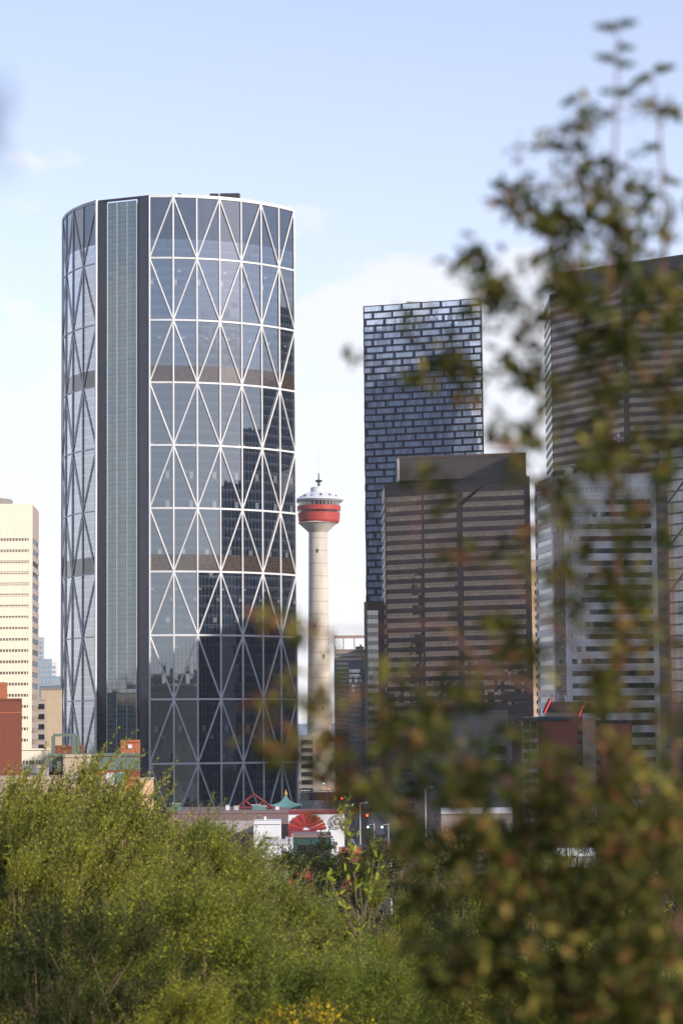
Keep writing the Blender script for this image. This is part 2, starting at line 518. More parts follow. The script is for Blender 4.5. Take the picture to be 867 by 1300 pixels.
for (r, z0, z1) in ((4, 172, 150), (2.6, 150, 120), (1.2, 120, 30)):
    m = MB(); m.tube((c3[0], YT, tz(z0)), (c3[0], YT, tz(z1)), r * s_ * 1.2, r * s_ * .9, 8); link('mast', m, M_dark if r > 2 else M_white, obs)
m = MB(); m.lathe(c3, [(4 * s_, tz(156)), (12 * s_, tz(152)), (14 * s_, tz(147)), (4 * s_, tz(145)), (4 * s_, tz(156))], 20); link('antenna_ring', m, M_dark, obs)
m = MB(); m.lathe(c3, [(3 * s_, tz(164)), (8 * s_, tz(162)), (3 * s_, tz(160)), (3 * s_, tz(164))], 16); link('antenna_ring', m, M_dark, obs)
for i in range(10):
    a = -2.6 + i * .23
    x = c3[0] + 75 * s_ * math.cos(a); y = YT + 75 * s_ * math.sin(a)
    m = MB(); m.box(x - .35, x + .35, y - .35, y + .35, tz(214), tz(206 - (i % 3) * 2)); link('roof_vent', m, M_dark if i % 2 else M_white, obs)

# ================================================================== PIXEL-PATTERN TOWER
YS = 1045.0
A = P(463.5, 600, YS * 1.013); B = P(614.5, 600, YS * .996)
A = Vector((A.x, A.y)); B = Vector((B.x, B.y))
zT = Pz(612, 378, B.y)
W = (B - A).length
tel = thing('stepped_glass_tower', 'tall blue glass tower with staggered box bays like brickwork', 'office tower', (A.x, A.y, 0))
m = MB(); d_ = unit(A, B); n_ = outn(A, B)
bv = Vector((-3, -34)); m.prism([A + n_ * -.3, B + n_ * -.3, B + Vector((-1, 34)), A + Vector((3, 34))], 0, zT - 1); link('core_wall', m, M_dark, tel)
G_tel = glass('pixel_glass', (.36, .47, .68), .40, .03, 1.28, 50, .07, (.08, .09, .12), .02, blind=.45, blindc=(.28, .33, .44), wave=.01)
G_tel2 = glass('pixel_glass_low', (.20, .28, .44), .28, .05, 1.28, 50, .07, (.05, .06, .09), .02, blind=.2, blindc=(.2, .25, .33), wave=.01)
M_tf = matte('dark_bay_frame', (.016, .024, .055), .4, .15)
cw = W / 6.05; rh = 9.0 * YS / F; rng = random.Random(5)
nrow = int((zT - 10) / rh)
cnt = 0; stuffg = MB(); 
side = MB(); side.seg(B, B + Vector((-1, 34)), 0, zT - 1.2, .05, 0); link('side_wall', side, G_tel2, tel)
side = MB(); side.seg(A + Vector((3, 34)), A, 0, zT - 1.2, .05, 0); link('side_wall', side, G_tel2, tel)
frames = MB()
for r in range(nrow):
    z1 = zT - r * rh; z0 = z1 - rh
    sh = (r % 2) * .5 + (.0 if r % 4 < 2 else .12)
    c = -1
    while True:
        u0 = (c + sh) * cw; u1 = u0 + cw; c += 1
        u0 = max(u0, 0); u1 = min(u1, W)
        if u0 >= W - .3: break
        if u1 - u0 < .8: continue
        out = .25 + .75 * rng.random()
        a = A + d_ * (u0 + .04); b = A + d_ * (u1 - .04)
        zt = z1 - .05
        dsh = 0 if r else (1 - (u0 / W)) * .2
        fm = frames
        # frame: bottom slab, top slab, ends of the bay
        fm.seg(a, b, z0 + .02, z0 + .46, out, .2); fm.seg(a, b, zt - .28, zt, out + .003, .2)
        fm.seg(a, a + d_ * .42, z0 + .55, zt - .28, out - .002, .2); fm.seg(b - d_ * .42, b, z0 + .55, zt - .28, out - .002, .2)
        g = MB(); L = u1 - u0 - .9
        ga = a + d_ * .42 + n_ * (out - .25); gb = b - d_ * .42 + n_ * (out - .25)
        off = rng.randint(0, 50) * 1.28
        f = ([(ga.x, ga.y, z0 + .55), (gb.x, gb.y, z0 + .55), (gb.x, gb.y, zt - .28), (ga.x, ga.y, zt - .28)],
             [(off, z0), (off + L, z0), (off + L, zt), (off, zt)])
        if cnt < 100:
            g.face(*f); link('window', g, G_tel, tel); cnt += 1
        else:
            stuffg.face(*f)
tag(link('window', stuffg, G_tel, tel), kind='stuff')
link('bay_frame', frames, M_tf, tel)
for u, w, h in ((.42, 3, 1.6), (.5, 2, 1.1), (.36, 1.4, 2.0)):
    c_ = A + d_ * W * u - n_ * 6
    m = MB(); m.box(c_.x - w, c_.x + w, c_.y, c_.y + 2, zT - 1.1, zT + h); link('rooftop_unit', m, M_conc2, tel)

# ================================================================== BROWN GRANITE TOWERS (two of a kind)
G_pink = glass('bronze_window', (.034, .024, .023), .07, .035, 1.35, 3.9, .13, (.06, .05, .045), .018, wave=.008, blind=.35, blindc=(.24, .15, .11), gcol=(1, .74, .60))
def brown_tower(name, label, YC, pxl, pyl, pxc, pxr, pyr, pent_l, pent_y, yl=1.0, nfl=24, pitch_px=12.6, side_px=4, fold=None):
    Yl = YC * yl
    Al = P(pxl + side_px, 750, Yl); Cc = P(pxc, 750, YC); Br = P(pxr, 750, YC * .99)
    Al = Vector((Al.x, Al.y)); Cc = Vector((Cc.x, Cc.y)); Br = Vector((Br.x, Br.y))
    Sl = P(pxl, 750, Yl + 34); Sl = Vector((Sl.x, Sl.y))
    z1 = Pz(pxl + side_px, pyl, Yl); zp = Pz(pxr, pyr, YC * .99)
    root = thing(name, label, 'office tower', (Cc.x, Cc.y, 0))
    faces = [Sl, Al]
    if fold:
        Fd = P(fold, 750, (Yl * .45 + YC * .55) + 1.2); faces.append(Vector((Fd.x, Fd.y)))
    faces += [Cc, Br]
    poly = faces + [Br + Vector((.5, 34)), Sl + Vector((4, 12))]
    m = MB(); m.prism(poly, 0, z1 - .3); link('core_wall', m, M_bronze, root)
    pitch = pitch_px * YC / F
    n = min(nfl, int((z1 - 12) / pitch))
    gap = pitch * 1.45
    vis = faces[1:]
    for kf in range(n):
        za = z1 - gap - kf * pitch; zb = za - pitch * .52
        for i in range(len(vis) - 1):
            w = MB(); w.seg(vis[i], vis[i + 1], zb, za, .08, .02, .5, .5); link('window', w, G_pink, root)
        b = MB(); b.band(vis, za - pitch, zb, .32, .1); link('floor_band', b, M_bronze, root)
        w = MB(); w.seg(Sl, Al, zb, za, .08, .02, .3, .3); link('side_window', w, M_darkwin, root)
        w = MB(); w.seg(Sl, Al, za - pitch, zb, .25, .1, .1, .05); link('side_band', w, M_white2, root)
    b = MB(); b.band(vis, z1 - gap, z1 - gap * .45, .32, .1); link('floor_band', b, M_bronze, root)
    b = MB(); b.band(vis, z1 - gap * .45 + .01, z1, .55, .4); link('parapet', b, M_bronze2, root)
    zl = z1 - gap - n * pitch
    if zl > 1:
        b = MB(); b.band(vis, 0, zl, .3, .1); link('lower_wall', b, M_bronze, root)
    # corner pier
    for i in range(1, len(vis)):
        nn = outn(vis[i - 1], vis[i]) + (outn(vis[i], vis[i + 1]) if i + 1 < len(vis) else outn(vis[i - 1], vis[i])); nn.normalize()
        if fold and i == 1: continue
        piers(root, [((vis[i].x, vis[i].y), (nn.x, nn.y))], 0, z1 - .5, 2.2, .42, M_bronze)
    # penthouse: big blank box, flush right
    pl = P(pent_l, 700, YC + 2 if yl < 1.02 else YC * (yl * .75 + .25)); pl = Vector((pl.x, pl.y + 1.5))
    pr = Br + Vector((-.1, 1.2))
    m = MB(); m.prism([pl, pr, pr + Vector((.3, 26)), pl + Vector((2, 24))], z1 - .31, zp, None); link('penthouse', m, M_bronze2, root)
    m = MB(); m.seg(pl + Vector((-.6, 8)), pl, z1 - .2, zp + .05, .25, 0); link('penthouse_side', m, M_white2, root)
    m = MB(); m.band([pl, pr], zp - .7, zp + .12, .2, .5); link('coping', m, M_bronze, root)
    return root, faces, z1, zp
M_white2 = matte('pale_side_panel', (.50, .48, .48), .5, .08)
bt1 = brown_tower('granite_tower', 'brown granite office tower with pinkish window strips, right of the stepped glass tower', 930, 486, 614, 585, 671, 574, 508, 589, 1.018, 25, 12.6, 4, fold=538)
# sloping chamfer beam across the top corner
q1 = bt1[1][-2]; 
m = MB()
e0 = P(583, 640, 929); e1 = P(633, 601, 925.5)
m.tube(e0, e1, .6, .6, 4); link('chamfer_edge', m, M_bronze2, bt1[0])
bt2 = brown_tower('granite_tower', 'highest brown granite tower at the right edge, behind the blurred tree', 950, 697, 374, 800, 905, 318, 718, 342, 1.045, 40, 12.0, 8)

# ================================================================== GREY BANDED TOWER (front right)
YG = 750.0
ga = P(683, 800, YG + 26); gb = P(704, 800, YG + 5); gc = P(719, 800, YG); gd = P(836, 800, YG); ge = P(851, 800, YG + 15)
gp = [Vector((q.x, q.y)) for q in (ga, gb, gc, gd, ge)]
zg = Pz(720, 602, YG)
gr = thing('grey_office_tower', 'pale grey office tower with dark ribbon windows in front of the highest brown tower', 'office tower', (gc.x, YG, 0))
m = MB(); m.prism(gp + [gp[4] + Vector((-2, 18)), gp[0] + Vector((4, 12))], 0, zg - .5); link('core_wall', m, M_grey, gr)
pt = 15.6 * YG / F
for kf in range(26):
    za = zg - 2.3 * 1.9 - kf * pt; zb = za - pt * .42
    if zb < 3: break
    for (a, b, mt, mg) in ((gp[0], gp[1], M_darkwin, .5), (gp[2], gp[3], M_win_grey, 1.7)):
        w = MB(); w.seg(a, b, zb, za, .08, .02, mg, mg); link('window', w, mt, gr)
        w = MB(); w.seg(a, b, za - pt, zb, .35, .1, .05, .05); link('floor_band', w, M_grey, gr)
    for (a, b) in ((gp[1], gp[2]), (gp[3], gp[4])):
        w = MB(); w.seg(a, b, zb - .1, za, .08, .02, .25, .25); link('corner_window', w, M_win_grey, gr)
        w = MB(); w.seg(a, b, za - pt + .05, zb - .12, .10, .02, .25, .25); link('corner_spandrel', w, G_sp if 'G_sp' in globals() else glass('dark_spandrel', (.05, .05, .06), .12, .1, 1.5, 3.9, .1, (.04, .04, .04), .005), gr)
zc = zg - 2.3 * 1.9
for (a, b) in ((gp[0], gp[1]), (gp[2], gp[3])):
    w = MB(); w.seg(a, b, zc, zg, .35, .1, .05, .05); link('parapet', w, M_grey, gr)
    for (p, q, mm) in ((a, b, 0), (b, a, 1)):
        d = unit(a, b); n = outn(a, b)
        wd = 1.5 if a is gp[2] else .45
        s0 = a if mm == 0 else b - d * wd
        w = MB(); w.seg(s0, s0 + d * wd, 0, zc, .45, .0); link('pier', w, M_grey, gr)
for (a, b) in ((gp[1], gp[2]), (gp[3], gp[4])):
    w = MB(); w.seg(a, b, zc, zg - .2, .1, .1, .25, .25); link('parapet', w, M_grey, gr)
# sign on the chamfer face, too small to read: dark raised letter shapes
d = unit(gp[0], gp[1]); n = outn(gp[0], gp[1]); Lc = (gp[1] - gp[0]).length
sg = MB(); zs = zc + 1.2
ws = (.10, .14, .19, .24, .29, .345, .40, .445)
for i in range(len(ws) - 1):
    aa = gp[0] + d * Lc * ws[i]; w_ = Lc * (ws[i + 1] - ws[i]) * .72
    h = 2.1 if i not in (0, 5) else 3.0
    sg.seg(aa, aa + d * w_ * .3, zs, zs + h, .5, -.36); sg.seg(aa + d * w_ * .7, aa + d * w_, zs, zs + 2.0, .5, -.36)
    sg.seg(aa + d * w_ * .3, aa + d * w_ * .7, zs + (1.55 if i % 2 else .0), zs + (2.0 if i % 2 else .5), .49, -.36)
link('sign_lettering', sg, matte('navy_sign', (.012, .015, .05), .4), gr)
# rooftop antennas and dishes
M_met = matte('galvanised_metal', (.55, .55, .55), .35, .1, metal=.4)
for i, (px, py, kind) in enumerate(((722, 595, 'u'), (727, 591, 'a'), (738, 598, 'u'), (763, 563, 'a'), (765, 574, 'a'), (781, 552, 'a'), (785, 548, 'a'), (778, 570, 'u'), (754, 583, 'd'), (769, 580, 'd'), (787, 587, 'd'), (795, 588, 'd'), (776, 592, 'u'), (745, 592, 'u'), (760, 590, 'd'))):
    q = P(px, py, YG + 8); m = MB()
    if kind == 'a':
        m.tube((q.x, q.y, zg - .5), (q.x, q.y, q.z), .16, .07, 6)
        for h in (.6, .75, .88): m.box(q.x - .5, q.x + .5, q.y - .1, q.y + .1, zg + (q.z - zg) * h, zg + (q.z - zg) * h + .9)
        link('antenna', m, M_met, gr)
    elif kind == 'd':
        m.tube((q.x, q.y, zg - .5), (q.x, q.y, q.z), .12, .1, 6)
        m.tube((q.x, q.y - .1, q.z), (q.x + .2, q.y - .7, q.z + .15), .25, 1.1, 14)
        link('satellite_dish', m, M_white, gr)
    else:
        m.box(q.x - 1.2, q.x + 1.2, q.y - 1, q.y + 1, zg - .51, q.z); m.box(q.x - .9, q.x + .9, q.y - .7, q.y + .7, q.z, q.z + .3); link('rooftop_unit', m, M_met, gr)
m = MB(); m.box(Px(735, YG + 14), Px(830, YG + 14), YG + 12, YG + 20, zg - .52, zg + .9); link('roof_screen', m, M_grey, gr)

# ================================================================== DARK TEAL GLASS TOWER (far right)
YD = 830.0
dg = thing('teal_glass_tower', 'dark teal glass tower cut by the right edge of the picture', 'office tower', (Px(870, YD), YD, 0))
G_teal = glass('teal_glass', (.018, .045, .055), .14, .04, 3.2, 4.0, .18, (.05, .11, .13), .01, sp=.3, spc=(.02, .04, .05))
da = P(842, 800, YD + 20); db = P(905, 800, YD); dz1 = Pz(850, 560, YD)
m = MB(); m.prism([(da.x, da.y), (db.x, db.y), (db.x + 20, db.y + 40), (da.x + 4, da.y + 40)], 0, dz1); link('glass_wall', m, G_teal, dg)
for i in range(3):
    z = dz1 - 6 - i * 16
    m = MB(); m.tube((da.x + 1, da.y - 1.2, z - 16), (db.x, db.y - .8, z + 4), .35, n=6); link('brace', m, matte('steel_blue_brace', (.16, .26, .32), .4), dg)
for i in range(28):
    z = dz1 - 4 * i
    if z < 3: break
    m = MB(); m.seg((da.x, da.y), (db.x, db.y), z - .5, z, .25, .1, .1, .1); link('floor_band', m, matte('teal_spandrel', (.03, .06, .07), .3), dg)

# ================================================================== LEFT CREAM TOWER
YL = 800.0
la = P(-40, 800, YL); lb = P(41, 800, YL); lc = P(48.5, 800, YL + 22)
lp = [Vector((q.x, q.y)) for q in (la, lb, lc)]
zl1 = Pz(41, 639.5, YL)
cr = thing('cream_office_tower', 'sunlit cream office tower with thin ribbon windows at the left edge', 'office tower', (lb.x, YL, 0))
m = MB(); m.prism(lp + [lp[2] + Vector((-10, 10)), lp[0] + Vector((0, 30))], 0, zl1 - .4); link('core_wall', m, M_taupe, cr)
pt = 14.15 * YL / F
G_cwin = glass('cream_tower_window', (.05, .04, .035), .06, .08, 1.02, 3.9, .42, (.62, .55, .44), .02)
z0w = Pz(20, 683.5, YL)
m = MB(); m.seg(lp[0], lp[1], z0w, zl1, .3, .1, 0, .0); link('blank_crown', m, M_cream, cr)
m = MB(); m.seg(lp[1], lp[2], z0w, zl1 - .6, .1, .1, .3, 0); link('side_wall', m, M_taupe, cr)  # side's shade put into the colour: taupe instead of the front's cream
for kf in range(24):
    za = z0w - kf * pt
    if za - pt < 0: break
    w = MB(); w.seg(lp[0], lp[1], za - .95, za, .06, .02, 0, 1.4); link('window', w, G_cwin, cr)
    w = MB(); w.seg(lp[0], lp[1], za - pt, za - .95, .3, .1); link('floor_band', w, M_cream, cr)
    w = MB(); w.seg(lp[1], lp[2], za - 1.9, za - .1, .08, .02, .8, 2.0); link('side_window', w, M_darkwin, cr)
    w = MB(); w.seg(lp[1], lp[2], za - pt - .1, za - 1.9, .2, .1, .3, 0); link('side_band', w, M_taupe, cr)  # taupe carries the side's shade here too
m = MB(); m.seg(lp[1] - unit(lp[0], lp[1]) * 1.3, lp[1], 0, zl1 + .05, .34, 0); link('corner_pier', m, M_cream, cr)
q = P(4, 637, YL + 8)
m = MB(); m.lathe((q.x - 4, q.y + 2), [(0, zl1 - .5), (7, zl1 - .5), (7, zl1 + 2.2), (6.4, zl1 + 2.5), (0, zl1 + 2.5)], 24); link('cooling_tower', m, M_conc2, cr)
for i, px in enumerate((-3, 1, 7, 10, 13)):
    x = Px(px, YL + 8); m = MB(); m.tube((x, YL + 8, zl1 - .5), (x, YL + 8, zl1 + 2.8 + (i % 3) * .7), .12, .08, 5); link('antenna', m, M_met, cr)
# low podium with ribbon windows
pb = thing('podium_block', 'low cream annex with ribbon windows at the foot of the cream tower', 'office block', (Px(45, 760), 760, 0))
a = P(20, 953, 760); b = P(61, 953, 760)
m = MB(); m.box(a.x, b.x, 760, 790, 0, a.z); link('wall', m, M_cream, pb)
for i, py in enumerate((967, 983, 1000)):
    z = Pz(40, py, 760); m = MB(); m.seg((a.x, 760), (b.x, 760), z - .9, z + .3, .06, .02, .3, 1.4); link('window', m, G_cwin, pb)
m = MB(); m.box(a.x - .2, b.x + .2, 759.6, 790.2, a.z + .003, a.z + .5); link('parapet', m, M_cream, pb)

# ------------------------------------------------------------------ simple blocks
def block(name, label, cat, px0, px1, py, Y, depth, wall, win=None, pitch=3.6, wh=1.6, gap=1.5, n=30, yaw=0.0, margin=.8, group=None, piersx=None, capm=None, bottom=0, punched=None):
    """a box-shaped building: px0..px1 is its front, py its roof line"""
    a = P(px0, py, Y); b = P(px1, py, Y + yaw)
    A = Vector((a.x, a.y)); B = Vector((b.x, b.y)); z1 = max(a.z, 2)
    root = thing(name, label, cat, (a.x, a.y, bottom), group)
    nn = outn(A, B); Ab = A + Vector((A.x / A.y, 1)) * depth; Bb = B + Vector((B.x / B.y, 1)) * depth
    m = MB(); m.prism([A, B, Bb, Ab], bottom, z1); link('wall', m, wall, root)
    m = MB()
    L = (B - A).length
    m.prism([A + nn * .25, B + nn * .25, Bb, Ab], z1 + .003, z1 + .55); link('parapet', m, capm or wall, root)
    if win:
        for kf in range(n):
            za = z1 - gap - kf * pitch
            if za - wh < bottom + .5: break
            if punched:
                npn = int((L - 2 * margin) / punched[0])
                for j in range(npn):
                    c = margin + (j + .5) * (L - 2 * margin) / npn
                    p = A + unit(A, B) * (c - punched[1] / 2)
                    m = MB(); m.seg(p, p + unit(A, B) * punched[1], za - wh, za, .06, .02); link('window', m, win, root)
            else:
                m = MB(); m.seg(A, B, za - wh, za, .06, .02, margin, margin); link('window', m, win, root)
                m = MB(); m.seg(A, B, za - wh - .22, za - wh - .003, .22, .0, margin * .6, margin * .6); link('sill', m, wall, root)
    return root, A, B, z1

# beige punched-window tower seen in the gap
M_beigefar = matte('beige_stone', (.50, .38, .27), .8, .06, .1)
block('stone_tower', 'narrow beige stone tower in the gap left of the grey office tower', 'office tower', 668, 692, 712, 1060, 20, M_beigefar, M_darkwin, 14.9 * 1060 / F * .72, 2.0, 9.5, 24, punched=(2.1, 1.25), margin=.3)
# brown block at the foot of the stepped glass tower
r_, A_, B_, z_ = block('brick_office_block', 'reddish brown office block at the foot of the stepped glass tower', 'office block', 462, 491, 766, 960, 30, matte('red_brown_brick', (.12, .07, .06), .8, .1, .2), None)
pt = 11 * 960 / F
for kf in range(22):
    za = z_ - 3 - kf * pt
    if za < 4: break
    m = MB(); m.seg(A_, B_, za - 1.75, za, .08, .02, 1.3, 3.6); link('window', m, glass('pale_spandrel_glass', (.16, .16, .16), .2, .1, 1.5, 5, .1, (.06, .06, .06), .01), r_)
    m = MB(); m.seg(A_, B_, za - pt + .02, za - 1.78, .07, .02, 1.3, 3.6); link('window_strip', m, M_darkwin, r_)
m = MB(); m.seg(A_, A_ + unit(A_, B_) * 1.2, 0, z_ + .6, .35, 0); link('pier', m, M_conc2, r_)
# grey concrete frame building with open crown
r_, A_, B_, z_ = block('concrete_office_block', 'grey concrete office block with an open roof frame, right of the observation tower', 'office block', 424, 466, 826, 1150, 24, matte('grey_brown_concrete', (.25, .215, .19), .85, .1, .1), None)
pt = 5.6 * 1150 / F
for kf in range(30):
    za = z_ - 1.6 - kf * pt
    if za < 4: break
    m = MB(); m.seg(A_, B_, za - 1.1, za, .08, .02, .9, .3); link('window', m, M_darkwin, r_)
    if kf % 4 == 0:
        m = MB(); m.seg(A_, B_, za + .02, za + 1.0, .3, .02, .1, .1); link('floor_band', m, M_conc2, r_)
zt_ = Pz(424, 807, 1150)
m = MB(); m.seg(A_, B_, zt_ - 1.4, zt_, .2, 1); link('roof_beam', m, matte('mauve_beam', (.30, .22, .22), .7), r_)
for t in (0, .27, .6, .97):
    c = A_ + (B_ - A_) * t
    m = MB(); m.box(c.x, c.x + .5, c.y, c.y + .5, z_ + .56, zt_ - 1.4); link('roof_post', m, M_conc2, r_)
for t in (.15, .78):
    c = A_ + (B_ - A_) * t
    m = MB(); m.box(c.x - 2, c.x + 2, c.y + 4, c.y + 7, z_ + .56, z_ + 2.0); m.box(c.x, c.x + 1, c.y + 4.2, c.y + 5, z_ + 2.0, z_ + 2.9); link('rooftop_unit', m, M_dark if t > .5 else M_white, r_)
# small blue glass building in front of it
r_, A_, B_, z_ = block('glass_office_block', 'small blue glass office block in front of the grey concrete one', 'office block', 442, 470, 840, 1080, 18, matte('blue_grey_panel', (.22, .27, .33), .4, .06), glass('blue_window', (.03, .05, .09), .2, .04, 1.3, 3.6, .16, (.25, .3, .36), .01), 6.2 * 1080 / F, 1.5, 3.6, 16, margin=.4)

# left cluster
block('tan_office_block', 'tan concrete block between the cream tower and the curved tower', 'office block', 52, 79, 876, 860, 30, M_tan, None, capm=M_conc2)
r_, A_, B_, z_ = block('narrow_window_block', 'narrow dark block with stacked windows beside the tan concrete block', 'office block', 47, 58, 889, 845, 14, M_taupe, M_darkwin, 3.6, 1.9, 1.4, margin=.4)
for i, (a, b, py, Y, lab, mt, cat) in enumerate(((46, 56, 810, 2100, 'slender far tower rising just behind the cream tower', 'f1', 'tower'), (49, 66, 838, 1900, 'far blue-grey glass tower beside the cream tower', 'f2', 'tower'), (64, 72, 842, 2300, 'far pale tower with a step, between the cream and the curved tower', 'f3', 'tower'), (66, 80, 860, 1700, 'far low glass block against the left flank of the curved tower', 'f2', 'office block'), (50, 80, 872, 1500, 'far dark low block behind the tan concrete block', 'f4', 'office block'))):
    mt = {'f1': matte('far_grey', (.34, .36, .40), .7), 'f2': matte('far_blue_panel', (.22, .30, .38), .5), 'f3': matte('far_white', (.55, .56, .60), .7), 'f4': matte('far_dark', (.14, .17, .2), .7)}[mt]
    block('far_tower' if cat == 'tower' else 'far_office_block', lab, cat, a, b, py, Y, 20, mt, glass('far_window', (.06, .09, .14), .25, .05, 3, 4, .5, (.3, .33, .38), .01), 4.5, 2.4, 3, 14, margin=1)
q = P(58, 826, 1900); 

# red brick slab, far left
r_, A_, B_, z_ = block('brick_building', 'plain red brick wall building at the left edge', 'building', -25, 28, 890, 600, 24, M_brick)
m = MB(); q = P(-6, 866, 598); m.box(q.x - 4, Px(4, 598), 601, 606, z_ - 1, q.z); link('stair_tower', m, M_orange, r_)
m = MB(); m.seg(A_, B_, z_ - 3.2, z_ - 2.9, .08, 0); link('string_course', m, M_orange, r_)

# orange / beige low complex in front of the curved tower
def low(name, label, px0, px1, py, Y, depth, mat, cat='building', capm=None, **kw):
    return block(name, label, cat, px0, px1, py, Y, depth, mat, capm=capm or mat, **kw)
low('brick_stair_block', 'small red brick roof block with a white light box, against the dark glass strip', 153, 178, 943, 500, 8, M_orange)
q = P(165, 948, 500)
m = MB(); m.box(q.x - .4, q.x + .4, 499.7, 499.93, q.z - .4, q.z + .4); tag(link('roof_lamp_box', m, M_white), 'small white box lamp on the red brick roof block', 'lamp')
low('low_red_block', 'low dark red roof block under a green frame at the foot of the curved tower', 66, 106, 950, 520, 8, M_brick)
r_ = low('green_roof_building', 'long low building with a dull green flat roof beside the brick blocks', 62, 178, 961, 480, 30, M_brick, capm=M_green)
m = MB(); m.seg(r_[1], r_[2], r_[3] - 2.8, r_[3] - .2, .12, 0); link('fascia', m, M_green, r_[0])
for i, (px, w) in enumerate(((66, .7), (93, .9), (98, .5))):
    q = P(px, 945, 478); m = MB(); m.box(q.x - w / 2, q.x + w / 2, 479.8, 480.6, r_[3] + .55, q.z + 1.6); link('roof_post', m, M_green, r_[0])
q0 = P(66, 943, 478); q1 = P(95, 943, 478); m = MB(); m.box(q0.x, q1.x, 479.85, 480.55, q0.z + 1.2, q0.z + 1.75); link('roof_beam', m, M_green, r_[0])
low('beige_box_building', 'beige stucco box with a sunlit right edge above the willow tops', 80, 116, 962, 470, 10, M_tan)
low('grey_stair_box', 'small grey taupe box at the left end of the beige buildings', 47, 62, 976, 470, 8, M_taupe)
low('beige_long_building', 'long beige building with a white pipe on its roof behind the willows', 0, 156, 991, 440, 24, M_tan)
r_ = low('orange_brick_block', 'orange brick block with a recessed window bay, facing left', 155, 178, 991, 420, 8, M_orange)
m = MB(); m.seg(r_[1], r_[2], r_[3] - 12, r_[3] - 1.4, .14, 0, 1.0, 1.9); link('recess_bay', m, M_brick, r_[0])
m = MB(); m.seg(r_[1], r_[1] + unit(r_[1], r_[2]) * .7, 0, r_[3], .2, 0); link('pier', m, M_peach, r_[0])
a = P(177.3, 991, 419.5); b = P(190.5, 990, 425)
pbk = thing('peach_wall_block', 'sunlit peach brick wall block right of the orange one', 'building', (a.x, a.y, 0))
m = MB(); m.prism([(a.x, a.y), (b.x, b.y), (b.x, b.y + 8), (a.x, a.y + 8)], 0, a.z); link('wall', m, M_peach, pbk)
m = MB(); m.prism([(a.x - .1, a.y - .1), (b.x + .1, b.y - .1), (b.x + .1, b.y + 8), (a.x - .1, a.y + 8)], a.z + .003, a.z + .35); link('coping', m, M_tan, pbk)
# roof-top units
gl = 'air handling boxes on the low roofs'
for i, (px, py, w, h, Y, lab) in enumerate(((140, 984, 1.3, 1.1, 436, 'white air handling box left of the orange brick block'), (153, 982, 1.6, .9, 438, 'pale green air handling box beside the white one'), (63, 968, .9, .9, 477, 'small white vent box by the green post'), (75, 968, .8, 1.0, 477, 'small grey vent box next to the green frame'), (124, 986, .8, .7, 438, 'low grey vent box on the beige roof'))):
    q = P(px, py + 6, Y); rt = thing('air_handler', lab, 'vent', (q.x, Y, q.z - .3), gl)
    m = MB(); m.box(q.x - w / 2, q.x + w / 2, Y, Y + w, q.z - 1, q.z + h); link('casing', m, M_white if i in (0, 2) else M_teal if i == 1 else M_met, rt)
    m = MB(); m.box(q.x - w * .4, q.x + w * .4, Y + .1, Y + w - .1, q.z + h + .002, q.z + h + .15); link('cap', m, M_met, rt)
m = MB(); q = P(128, 1010, 430); q2 = P(152, 1010, 430); m.tube(q, q2, .35, .35, 8); m.tube(q, q - Vector((0, -6, 3)), .3, .3, 6)
tag(link('roof_pipe', m, M_white), 'fat white pipe lying along the beige roof behind the willows', 'pipe')

# ================================================================== CHINATOWN ROOFS
ch = block('flat_roof_hall', 'long flat-roofed hall with a mauve brown fascia at the foot of the curved tower', 'building', 212, 369, 1034, 460, 30, M_mauve, None)
m = MB(); m.seg(ch[1], ch[2], ch[3] - 4.6, ch[3] - .05, .1, 0); link('fascia', m, M_mauve, ch[0])
m = MB(); q = P(262, 1040, 460); m.seg((q.x, q.y), (Px(330, 460), 460), ch[3] - 3.6, ch[3] - 1.4, .16, 0); link('pale_panel', m, matte('grey_mauve_panel', (.30, .27, .29), .8), ch[0])
gl = 'boxes and vents on the flat hall roof'
for i, (px, w, h, mm, lab) in enumerate(((224, 1.5, 1.3, M_teal, 'pale teal roof box nearest the white corner column'), (289, .7, .9, M_white, 'little white roof vent on the flat hall'), (300, .9, .7, M_met, 'grey roof vent on the flat hall beside the little white one'), (325, 1.5, .9, M_teal, 'teal roof box under the red steel gable'), (334, 1.2, .7, M_teal, 'lower teal roof box right of the gable'), (352, .7, .6, M_white, 'tiny white vent before the pagoda roof'))):
    Y = 463; q = P(px, 1030, Y); rt = thing('roof_box', lab, 'vent', (q.x, Y, ch[3] + .55), gl)
    m = MB(); m.box(q.x - w / 2, q.x + w / 2, Y, Y + w, ch[3] + .56, ch[3] + .56 + h); link('casing', m, mm, rt)
    m = MB(); m.box(q.x - w * .6, q.x + w * .6, Y - .1, Y + w + .1, ch[3] + .562 + h, ch[3] + .7 + h); link('cap', m, M_met, rt)
